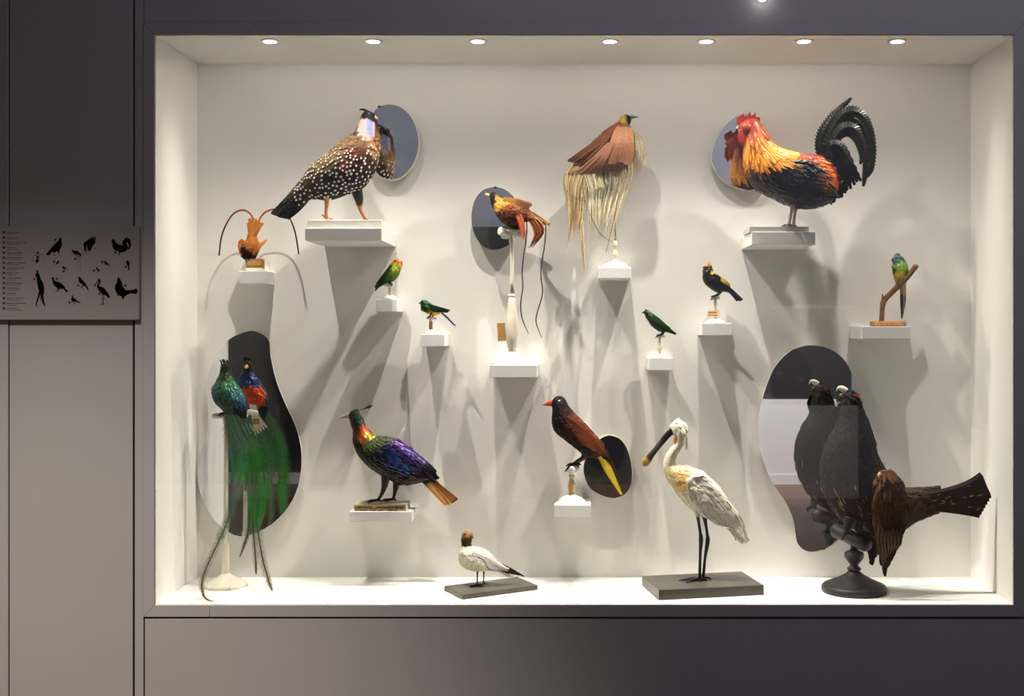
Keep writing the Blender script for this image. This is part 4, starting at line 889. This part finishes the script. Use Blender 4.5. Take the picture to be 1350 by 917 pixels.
b.loft('beak', [(459,544,460.5,551,.7),(453,546.5,455,551,.7),(449,548.8,449.5,551,.6),(447.5,551.8,447.6,552,.5)], paint([(458,547,4,(170,140,104)),(448,551,4,(190,160,120))]), M['horn'])
b.eyes(467.5,545,6,1.2,(150,110,50))
b.leg([(510,622,-7),(508,640,-7),(503.5,652,-7),(499,658,-7)], [7,4,2.1,2.0], [(483,660,-9),(488,660.6,-14),(492,660.4,-3),(504,660,-7)], (44,32,26), tr=1.5)
b.leg([(523,626,7),(521,642,6),(519,653,5),(517,658.5,5)], [7,4,2.1,2.0], [(500,661,3),(505,661.2,9),(508,661.4,-2),(522,660.5,6)], (52,38,30), tr=1.5)
zt = ZC-(674-VY)*sc(.305); q0 = P(466.5,664.5,.32); q1 = P(535.5,674,.32)
t = thing('wooden_block', 'pale wooden block with a printed paper label under the iridescent pheasant', 'block', (q0.x, .32, zt))
box('block', q0.x, q1.x, .32, .43, zt, q0.z, M['book'], t, .0015)
box('paper_label', q0.x+.002, q1.x-.003, .3188, .3200, zt+.001, q0.z-.004, M['tan'], t, 0)
def wtext(body, x, z, y, h, m, parent, name='lettering', wmax=None):
    cu = bpy.data.curves.new(name, 'FONT'); cu.body = body; cu.size = h; cu.resolution_u = 2; cu.offset = .0005
    t_ = bpy.data.objects.new(name, cu); me = bpy.data.meshes.new_from_object(t_); bpy.data.objects.remove(t_)
    k = 1 if not wmax else wmax/max(v.co.x for v in me.vertices)
    vs_ = [(v.co.x*k+x, y, v.co.y+z) for v in me.vertices]; fs = [tuple(pp.vertices) for pp in me.polygons]; bpy.data.meshes.remove(me)
    return mk(name, vs_, fs, m, parent)
wtext('LOPHOPHORE  LOPHOPHORUS REFULG.', q0.x+.006, q0.z-.0185, .3183, .0150, M['ink'], t, wmax=.208)
wtext('de l’Himalaya  femelle  adulte       Collection', q0.x+.006, q0.z-.0275, .3183, .0075, M['inkgrey'], t, wmax=.18)

# ================================================================== chestnut bird with orange beak (oropendola)
b = Bird('chestnut_bird', 'black-headed chestnut bird with orange beak and bright yellow tail', .385, (757, 612))
ORC = paint([(735,530,8,(20,18,20)),(732,550,7,(28,20,20)),(745,545,7,(44,24,18)),(755,555,8,(92,44,22)),(770,570,10,(100,48,24)),(786,586,8,(92,44,22)),(740,565,7,(48,26,20)),(755,580,7,(40,24,20)),(766,592,7,(26,18,18)),(798,600,5,(60,34,22))])
b.loft('body', [(725.5,531,725.5,531),(733,522.5,728,538,.85),(743,524,728,547,.85),(750,535,728.5,559,.85),(759,546,734,570,.85),(771,558,747,581,.85),(782,570,760,591,.8),(791,581,771,600,.7),(798,593,785,604,.5),(803,605,800,607,.3)], ORC, M['feather'])
b.coat(800, lambda x,y: 3 if y < 545 else 6, lambda x,y: 2.2 if y < 545 else 3.8, M['feather'], .5, jit=.3)
for sg in (-1, 1):
    b.feathers('wing', [([(748+k*1.0,548+k*3.2,sg*(12.5)),(770+k*.6,566+k*3.2,sg*13.5),(803-k*2.6,603-k*1.2,sg*5)],[6,8.5,2.2],paint([(752,555,10,(110,54,26)),(785,588,14,(124,64,30)),(800,602,8,(58,34,24))]),dict(n=6,camber=.3)) for k in range(6)], M['gloss'])
for k in range(5):
    c_ = (226,200,56) if k < 3 else (54,34,26)
    b.ribbon('tail_feather', [(789+k*2.6,598+k*.3,-4+k*2),(801+k*1.8,622-k*1.6,-4+k*2),(819.5-k*2.0+(k>2)*2,651-k*3-(k>2)*10,-3+k*1.5)], [4.4,5.6,5.0,3], c_, M['feather'], n=5)
b.loft('beak', [(727,525.5,728,535.5,.7),(722,528.5,723,535,.65),(717,532,717.5,534.2,.6),(714.5,533.8,714.5,533.8)], flat((222,96,50)), M['horn'])
b.eyes(733.5,528,7.2,1.1)
for sg in (-1,1): b.ball('cheek_patch', 737.5, 529.5, sg*8.2, 2.6, M['skin'], (226,224,230), sx=1.05, sy=1.15, sz=.35)
b.leg([(771,590,-5),(769,601,-6),(760,607,-6),(755,611,-6)], [7,3.0,1.8,1.7], [(746.5,613,-8),(744.5,621,-8),(752,613,-1),(764,614,-8)], (26,22,22), tr=1.7)
b.leg([(775,591,4),(772,602,4),(764,608,4),(759,612,4)], [7,3.0,1.8,1.7], [(751,613.6,2),(750,619,3),(766,613,3)], (26,22,22), tr=1.7)
B = rest(665.5, .30, .385)
t = stand('short_perch_stand', 'short clear-white turned stand with a domed foot under the chestnut bird', 753.5, .385, B, [
    ('base', [(20,B),(20,661.5),(18,659),(13,654.5),(7,652),(3.2,650.5)], M['cream']),
    ('stem', [(3.2,652),(2.6,648),(5.2,644),(5.6,639),(3.6,633),(2.2,630),(4.0,628.5),(4.0,626),(2.2,624.5)], M['bone'])])
bar(t, 'crossbar', (752,618.5,-9), (760,616.5,9), 5.6, .385, M['white'])
tagcard('', 752.4, 643.5, 5.4, 11, .385, -6.6, M['kraft'], 0, 0, parent=t)

# ================================================================== rotated boards on the niche floor
def board(name, label, F_, L_, R_, th):
    pts = []
    for px, py in (F_, R_, None, L_) if False else (F_, R_): pass
    def fl(px, py):
        D = (ZC-NZ0)*FPX/(py-VY); return Vector(((px-VX)*D/FPX, D-DF))
    f_, l_, r_ = fl(*F_), fl(*L_), fl(*R_); u = (r_-f_); v_ = (l_-f_); v_ = Vector((-u.y, u.x)).normalized()*v_.length
    c4 = [f_, f_+u, f_+u+v_, f_+v_]
    V = [(c.x, c.y, NZ0) for c in c4]+[(c.x, c.y, NZ0+th) for c in c4]
    FF = [(0,3,2,1),(4,5,6,7),(0,1,5,4),(1,2,6,5),(2,3,7,6),(3,0,4,7)]
    return tag(bevel(mk(name, V, FF, M['stone']), .0015), label, 'board')
board('mounting_board', 'thin grey rectangular board under the dark-headed gull', (610,790.3), (590,777.5), (709,777.3), .020)
board('mounting_board', 'thick grey rectangular board under the spoonbill', (868.6,791), (845,771.5), (1007,784), .041)

# ================================================================== gull
b = Bird('dark_headed_gull', 'small white gull with brown hood, pale grey wings and black wing tips', .262, (634, 771))
HOOD = paint([(613,702,5,(150,116,78)),(619,702,4,(160,124,84)),(611,714,5,(50,38,28)),(618,712,5,(78,56,38))])
BODY = paint([(614,728,8,(234,228,214)),(610,742,8,(232,222,190)),(630,745,8,(236,228,200)),(632,728,8,(214,208,196)),(650,738,8,(196,192,184)),(664,750,6,(220,212,194))])
GUC = lambda x, y, dy=0: HOOD(x, y) if y < 719 else BODY(x, y)
b.loft('body', [(616,697.5,616,697.5),(610,702,621.5,701.5,1.),(608,710,622.5,709,1.),(608.5,718,621.5,717,1.),(606,724,625,720,.95),(604.5,732,637,723,.8),(606,741,647,730,.75),(613,748,655,738,.72),(624,751.5,661,743,.7),(638,751,666,747,.6),(655,753,671,751,.5),(669,758.5,674,756.5,.3)], GUC, M['feather'], sub=5)
b.coat(700, lambda x,y: 2.4 if y < 720 else 5, lambda x,y: 1.8 if y < 720 else 4, M['feather'], .2, jit=.06, camber=.1, wild=.06)
for sg in (-1, 1):
    b.feathers('wing', [([(624+k*1.2,727+k*1.4,sg*(13-.2*k)),(641+k*1.0,735+k*2.0,sg*13.5),(671-k*2.4,751-k*.4,sg*6)],[5,7.5,2.2],paint([(630,730,8,(190,186,178)),(650,740,10,(186,182,176)),(670,750,6,(150,144,134))]),dict(n=6,camber=.35)) for k in range(6)], M['feather'])
    for k in range(3): b.ribbon('wing_tip_feather', [(657-k*2,744+k*1.2,sg*9),(673-k*2,751+k*1.2,sg*(6-k)),(691.5-k*7,759.5-k*1.5+sg*.8,sg*(4-k))], [3,3,.9], (26,24,24), M['feather'], n=5)
b.feathers('tail', [([(652,748+k,d),(663,752+k,d),(673-k*1.2,757.5,d)],[5,6,4],(222,206,168),{}) for k,d in enumerate((-3,0,3))], M['feather'])
b.tube('beak', [([(620.5,705.2,-3),(623,705.8,-6),(625,707.5,-9)],[2.6,1.6,.5])], M['horn'], (112,46,40))
b.ball('eye', 613, 702.6, -6.3, 1.2, M['eye']); b.ball('eye', 622.3, 703.6, -1.2, 1.0, M['eye'])
TOP = VY+(ZC-NZ0-.020)/b.s
b.leg([(630,746,-4),(629.8,757,-5),(629.6,TOP-1.6,-6)], [2.4,1.0,1.1], [(619,TOP-.4,-10),(621,TOP-.4,-15),(625,TOP-.4,-4),(632,TOP-.5,-3)], (62,34,28), tr=.9)
b.leg([(637.5,746,4),(637.6,757,3),(637.2,TOP-1.2,0)], [2.4,1.0,1.1], [(627,TOP-.3,-3),(629,TOP-.3,-9),(635,TOP-.3,-11),(640,TOP-.5,4)], (66,34,28), tr=.9)
for pl in ([(629,TOP-1.2,-6),(619,TOP-.5,-10),(621,TOP-.5,-15),(625,TOP-.5,-4)], [(637,TOP-1.2,0),(627,TOP-.5,-3),(629,TOP-.5,-9),(635,TOP-.5,-11)]):
    mk('foot_web', [b.W(*q) for q in pl], [(0,1,2),(0,1,3) if pl[3][2] > -10 else (0,2,3)], M['skin'], b.root, [lin((80,40,32))]*4)

# ================================================================== spoonbill
b = Bird('spoonbill', 'tall white wading bird with long black spoon-shaped bill and black legs', .272, (924, 762))
SPC = paint([(893,558,8,(238,232,214)),(900,578,8,(236,228,208)),(882,606,8,(232,222,196)),(884,622,6,(230,206,150)),(898,632,7,(226,182,104)),(892,640,5,(230,200,140)),(915,640,12,(236,230,214)),(945,665,12,(232,226,210)),(905,660,8,(236,228,206)),(970,690,10,(226,216,192)),(925,625,8,(236,228,208))])
b.loft('body', [(883,561,883,561),(893,551.8,886,569,.75),(902,557.5,889.5,577,.75),(905,570,888,585,.7),(902,583,883,591,.75),(896,593,878,599,.8),(891.5,603,875,608,.85),(890.5,610.5,875,619,.85),(897,611.5,880,631,.8),(910,615,889,645,.78),(926,622,901,661,.75),(945,638,917,675,.72),(960,658,935,684,.66),(972,676,953,692,.5),(980,692,966,704,.35),(982,706,973,710,.2)], SPC, M['feather'], sub=5)
b.coat(1400, lambda x,y: 4 if x < 895 and y < 625 else 9, lambda x,y: 2.4 if x < 895 and y < 625 else 5, M['feather'], .3, jit=.06, camber=.12, wild=.06)
for sg in (-1, 1):
    b.loft('wing', [(902,630,902,630),(915,625,908,650,.14),(932,632,921,668,.14),(950,650,938,684,.13),(964,670,954,690,.12),(974,688,966,698,.1),(978,704,978,704)], flat((226,220,208)), M['feather'], dy=sg*15, sil=False)
    b.coat(260, 13, 5.0, M['feather'], .3, jit=.07, name='wing_plumage', camber=.12, wild=.05, keep=(lambda x,y,d,sg=sg: (d-sg*15)*sg > -.5))
    b.feathers('flight_feather', [([(930+k*4,652+k*4,sg*16.5),(954+k*2.4,674+k*2,sg*13),(971+k*2.6-abs(k-2),706-k*1.8+abs(k-2),sg*6)],[5,6.5,3],(228-k*3,220-k*3,202-k*4),dict(n=6,camber=.3)) for k in range(6)], M['feather'])
for k in range(5):
    b.ribbon('tail_feather', [(960+k*3.4,688-k*2,-3+k*1.5),(968+k*2.6,700-k*1.5,-3+k*1.5),(970+k*3.6,711.5-k*1.4,-3+k*1.5)], [5,6,4.4], (228,216,190), M['feather'], n=5)
b.feathers('nape_crest', [([(901+k*.7,566+k*2.4,-2+k),(905.5,580+k*2,-2+k),(905-k*.6,591+k*1.0,-2+k)],[2.4,2.6,.6],(238,230,208),{}) for k in range(5)], M['feather'])
b.loft('bill', [(888,561,893,570,.6),(879.5,567,886,573.5,.55),(871.5,577,878,582,.5),(862.5,588.5,868.5,593,.42),(853.5,599,861,603.5,.32),(847.5,604.5,857.5,609.5,.26),(846,609,854,613.5,.25),(847,613.5,849,614.6,.2)], paint([(890,566,6,(22,20,22)),(880,575,6,(30,28,30)),(868,590,7,(84,76,72)),(858,602,5,(80,70,60)),(851,609,5,(206,170,84))]), M['horn'])
for sg in (-1,1):
    b.loft('throat_patch', [(890,571,895,571,.3),(889,578,897,576,.3),(888.5,584,895,583,.3),(890,587,890,587)], flat((196,130,40)), M['skin'], dy=sg*5.6, sil=False)
b.eyes(893,565,6.6,1.3,(180,120,40))
TOP = VY+(ZC-NZ0-.041)/b.s
LG = (28,27,29)
LC = lambda x, y, dy=0: lin((230,222,204)) if y < 678 else lin(LG)
b.leg([(917,666,-5),(919.6,681,-5),(922.5,700,-5),(923.6,710,-5),(922.5,730,-6),(921.8,TOP-2,-6)], [6,2.4,2.0,3.0,1.9,2.2], [(894,TOP-.6,-9),(903,TOP-.6,-20),(913,TOP-.6,3),(931,TOP-.6,-8)], LC, tr=1.4)
b.leg([(928,672,5),(930.5,689,5),(933,705,5),(933.5,714,5),(930,735,3),(927,TOP-1.5,1)], [6,2.4,2.0,3.0,1.9,2.2], [(899,TOP-.4,-1),(910,TOP-.4,-13),(920,TOP-.4,-14),(938,TOP-.4,2)], LC, tr=1.4)

# ================================================================== large black bird on a black stand (capercaillie)
b = Bird('large_black_bird', 'large black bird with ivory hooked beak, brown wing and long fanned tail', .19, (1135, 705))
CC = paint([(1125,522,8,(17,14,13)),(1115,545,9,(18,16,15)),(1140,560,10,(18,15,13)),(1105,590,14,(17,14,13)),(1130,600,14,(15,13,12)),(1100,630,14,(20,16,14)),(1130,650,16,(19,15,13)),(1150,600,8,(20,16,14)),(1165,625,8,(74,48,28)),(1180,650,10,(60,42,28)),(1200,655,10,(70,54,38)),(1220,660,9,(58,44,32)),(1150,705,12,(28,22,20)),(1180,690,10,(48,32,22))])
b.loft('body', [(1110,519,1110,519),(1121,513.5,1109,529,.8),(1132,522,1106,542,.8),(1141,547,1103,558,.8),(1150,574,1093,576,.75),(1157,599,1085,597,.7),(1167,618,1082,622,.68),(1180,634,1088,652,.66),(1189,641,1106,681,.62),(1198,643,1138,703,.6),(1206,643,1172,707,.55),(1216,643,1206,688,.45),(1230,642,1230,678,.35)], CC, M['feather'], sub=5)
b.coat(2000, lambda x,y: 6 if y < 570 else 10, lambda x,y: 3.4 if y < 570 else 6, M['feather'], .9, jit=.45)
b.coat(160, 12, 1.4, M['feather'], 1.6, i0=.45, col=flat((150,120,80)), jit=.3, name='pale_flecks', keep=lambda x,y,d: y > 625 and x < 1135)
b.feathers('throat_beard', [([(1108+k*1.6,532+k*1.2,-3+k),(1103+k*2.0,543+k*.8,-3+k),(1104+k*2.4,555+(k%3)*3,-4+k)],[5,6,1.2],(20,18,18),{}) for k in range(7)], M['feather'])
b.feathers('nape_tuft', [([(1136+k*1.6,540+k*5,-2),(1144+k*1.6,556+k*5,0),(1150+k*1.6,571+k*4,0)],[4,4.5,.8],(24,21,20),{}) for k in range(5)], M['feather'])
b.loft('upper_beak', [(1118,512,1115,520,.7),(1112,508.5,1109,515.5,.7),(1106,508.5,1105,513,.65),(1103,512,1103.5,515,.5),(1103,517.5,1103,517.5)], flat((228,218,190)), M['horn'])
b.loft('lower_beak', [(1115,519,1112.5,524.5,.6),(1110,518,1107.5,522,.6),(1106.5,519.6,1106.5,519.6)], flat((196,180,146)), M['horn'])
for sg in (-1, 1):
    e = b.ball('eye', 1125, 525, sg*8.8, 1.7, M['eye'])
    b.loft('red_brow', [(1121,520,1121,520),(1124,519,1125,522.5,.3),(1128,520,1128.5,524,.3),(1131,524,1131,524)], flat((178,40,34)), M['skin'], dy=sg*9.4, sil=False)
WB = paint([(1160,620,8,(116,78,44)),(1165,640,10,(92,58,34)),(1160,665,12,(74,44,26)),(1172,690,12,(62,38,24)),(1158,715,10,(52,36,26))])
for sg in (-1, 1):
    b.loft('wing', [(1154,616,1166,614,.2),(1147,628,1178,626,.28),(1143,645,1184,645,.28),(1142,668,1186,670,.26),(1144,690,1183,693,.24),(1148,712,1174,716,.2),(1157,742,1159,742,.1)], WB, M['feather'], dy=sg*31, sil=sg < 0)
    b.coat(420, 11, 5.5, M['feather'], .9, jit=.35, name='wing_plumage', keep=(lambda x,y,d,sg=sg: (d-sg*31)*sg > -1))
    for k in range(7):
        b.ribbon('flight_feather', [(1149+k*4.6,684+(k*5)%9,sg*(35.5+(k%2))),(1150+k*4.4,708,sg*37),(1156.5+k*2.6,741-k*4.2,sg*32)], [1.5,5.2,2.0], (44,32,26), M['feather'], n=5, col2=(168,140,100), sil=False)
    b.ball('shoulder_spot', 1151, 622, sg*33.5, 2.4, M['feather'], (226,206,160), sx=1.1, sy=1.8, sz=.8)
for k in range(13):
    t_ = k/12; an = -.235+t_*.47
    ex, ey = 1306-abs(t_-.5)*26, 625+t_*54
    b.ribbon('tail_feather', [(1206,652+t_*18,-7+t_*12),(1245,646+t_*26,-5+t_*9),(1280-abs(t_-.5)*10,637+t_*38,-4+t_*8),(ex,ey,-4+t_*8)], [6,7.5,9.5,8.5], paint([(1215,660,12,(62,48,34)),(1250,655,14,(50,38,30)),(1295,650,14,(34,27,24))]), M['feather'], n=6, camber=.35, tilt=.25)
fl_ = []
for k in range(16):
    x = U(1225,1290); y = 655+U(-20,20)*((x-1200)/90); fl_.append(([(x,y,-9),(x+U(1,3),y-U(-2,2),-9.3),(x+U(3,7),y-U(-1,2),-9)],[.5,.9,.4],(176,146,96),dict(n=2,sil=False)))
b.feathers('tail_flecks', fl_, M['feather'], kind='stuff')
b.leg([(1118,680,-14),(1114,692,-16),(1112,699,-18)], [10,6,3], [(1103,703,-22),(1104,707,-24),(1118,703,-20)], (40,32,28), tr=2.2)
b.leg([(1140,685,6),(1140,696,4),(1139,701,2)], [10,6,3], [(1131,704,-2),(1134,704,8),(1147,705,3)], (40,32,28), tr=2.2)
B = FLOORPY(.235)
t = stand('black_turned_stand', 'black turned wooden stand with a broad domed foot and thick crossbar', 1126, .235, B, [
    ('base', [(42,B),(42.5,B-6),(40,B-9),(38,B-10),(33,B-12),(22,B-17),(13,B-22),(8,B-26),(6.5,B-28)], M['black']),
    ('knop', [(6.5,B-27),(9,B-29),(9,B-31),(6,B-33),(5,B-35),(9,B-40),(12.5,B-45),(12.8,B-50),(11,B-52),(6,B-54)], M['black']),
    ('neck', [(6,B-53),(4.6,B-58),(4.2,B-66),(6,B-72)], M['black'])])
bar(t, 'crossbar', (1140,715,-26), (1102,700,20), 9.5, .235, M['black'])

# ------------------------------------------------------------------ the sign with printed silhouettes
p0 = P(-160, 298.5, 0); p1 = P(186, 421.5, 0)
SY = -.020
sg = thing('information_sign', 'grey information panel with black bird silhouettes and a small text list', 'sign', (p0.x, 0, p1.z))
box('panel', p0.x, p1.x, SY, .0, p1.z, p0.z, M['sign'], sg, .002)
S0 = sc(SY)
def sgn(x, y, k=0): return Vector(((x-VX)*S0, SY-.0006-k, ZC-(y-VY)*S0))
PRINT = [(60.7,312.3,81.7,337),(43,335,58.5,347),(93.7,329,108.2,357),(110,312,126,336.5),(147,312,172.8,336),(73.3,343,78,349),(81.7,350.7,90,357),(126,352,132.6,358.5),(137.5,343,145.7,350.7),(166.3,343,171.4,357),
         (46.8,355.4,59.7,404.8),(66.7,364.7,90.2,385),(101.8,364.7,117.3,384),(93.9,389,106.8,400.8),(123.6,367.3,145.2,401.3),(151.5,365,181.9,395)]
for b, (tx0, ty0, tx1, ty1) in zip(BIRDS, PRINT):
    allp = [q for pl in b.sil for q in (pl[1] if pl[0] == 'poly' else pl)]
    bx0, bx1 = min(q[0] for q in allp), max(q[0] for q in allp); by0, by1 = min(q[1] for q in allp), max(q[1] for q in allp)
    smap = lambda x, y: (tx0+(x-bx0)/(bx1-bx0)*(tx1-tx0), ty0+(y-by0)/(by1-by0)*(ty1-ty0))
    V = []; F = []
    for i, poly in enumerate(b.sil):
        solid = poly[0] == 'poly'
        q = [smap(*p_) for p_ in (poly[1] if solid else poly)]; n0 = len(V)
        V += [sgn(x, y, i*2e-6) for x, y in q]; n = len(q)
        if n < 4: continue
        h = n//2                                   # outlines are strips: left side then right side reversed
        if n % 2 == 0 and not solid:
            F += [(n0+i2, n0+i2+1, n0+n-2-i2, n0+n-1-i2) for i2 in range(h-1)]
        else: F.append(tuple(range(n0, n0+n)))
    mk('silhouette', V, F, M['ink'], sg)
def text(body, x, y, h, m, align='LEFT', name='text_line'):
    cu = bpy.data.curves.new(name, 'FONT'); cu.body = body; cu.size = h*S0; cu.align_x = align; cu.resolution_u = 2
    t_ = bpy.data.objects.new(name, cu); me = bpy.data.meshes.new_from_object(t_); bpy.data.objects.remove(t_)
    q = sgn(x, y, .0002)
    vs_ = [(v.co.x+q.x, q.y, v.co.y+q.z) for v in me.vertices]; fs = [tuple(pp.vertices) for pp in me.polygons]
    bpy.data.meshes.remove(me)
    return mk(name, vs_, fs, m, sg)
def disc(x, y, r, m, k, name='number_disc'):
    V = [sgn(x+r*math.cos(a*math.pi/8), y+r*math.sin(a*math.pi/8), k) for a in range(16)]
    return mk(name, V, [tuple(range(16))], m, sg)
NAMES = [('Coq domestique','Gallus gallus'),('Spatule blanche','Platalea leucorodia'),('Perruche à croupion rouge','Psephotus haematonotus'),('Rupicole vert','Calyptomena viridis'),
 ('Tragopan de Hastings','Tragopan melanocephalus'),('Jardinier prince-régent','Sericulus chrysocephalus'),('Lophophore resplendissant','Lophophorus impejanus'),('Inséparable à tête rouge','Agapornis pullarius'),
 ('Paradisier rouge','Paradisaea rubra'),('Paradisier émeraude','Paradisaea minor'),('Quetzal resplendissant','Pharomachrus mocinno'),('Coucou foliotocol','Chrysococcyx cupreus'),
 ('Grand tétras','Tetrao urogallus'),('Cassique de Montezuma','Psarocolius montezuma'),('Paradisier grand-émeraude','Paradisaea apoda'),('Mouette rieuse','Chroicocephalus ridibundus')]
for i, (a_, b_) in enumerate(NAMES):
    y = 306.2+i*6.66
    disc(5.2, y, 1.75, M['inkgrey'], 0); text(str(i+1), 5.2, y+.7, 2.0, M['ink'], 'CENTER', 'number')
    text(a_, 8.7, y+.7, 2.35, M['ink']); text(b_, 8.7, y+3.0, 1.9, M['inkgrey'])
for i, (x, y) in enumerate([(73,316),(125.5,313.5),(152,332.5),(50,333),(71.5,344.5),(84,357.5),(99.5,341),(124,356.5),(135,345),(166,351.5),(45.5,367.5),(75,367.5),(103,376),(131,387),(165.5,376),(92,398.5)]):
    disc(x, y, 1.7, M['inkgrey'], 0)
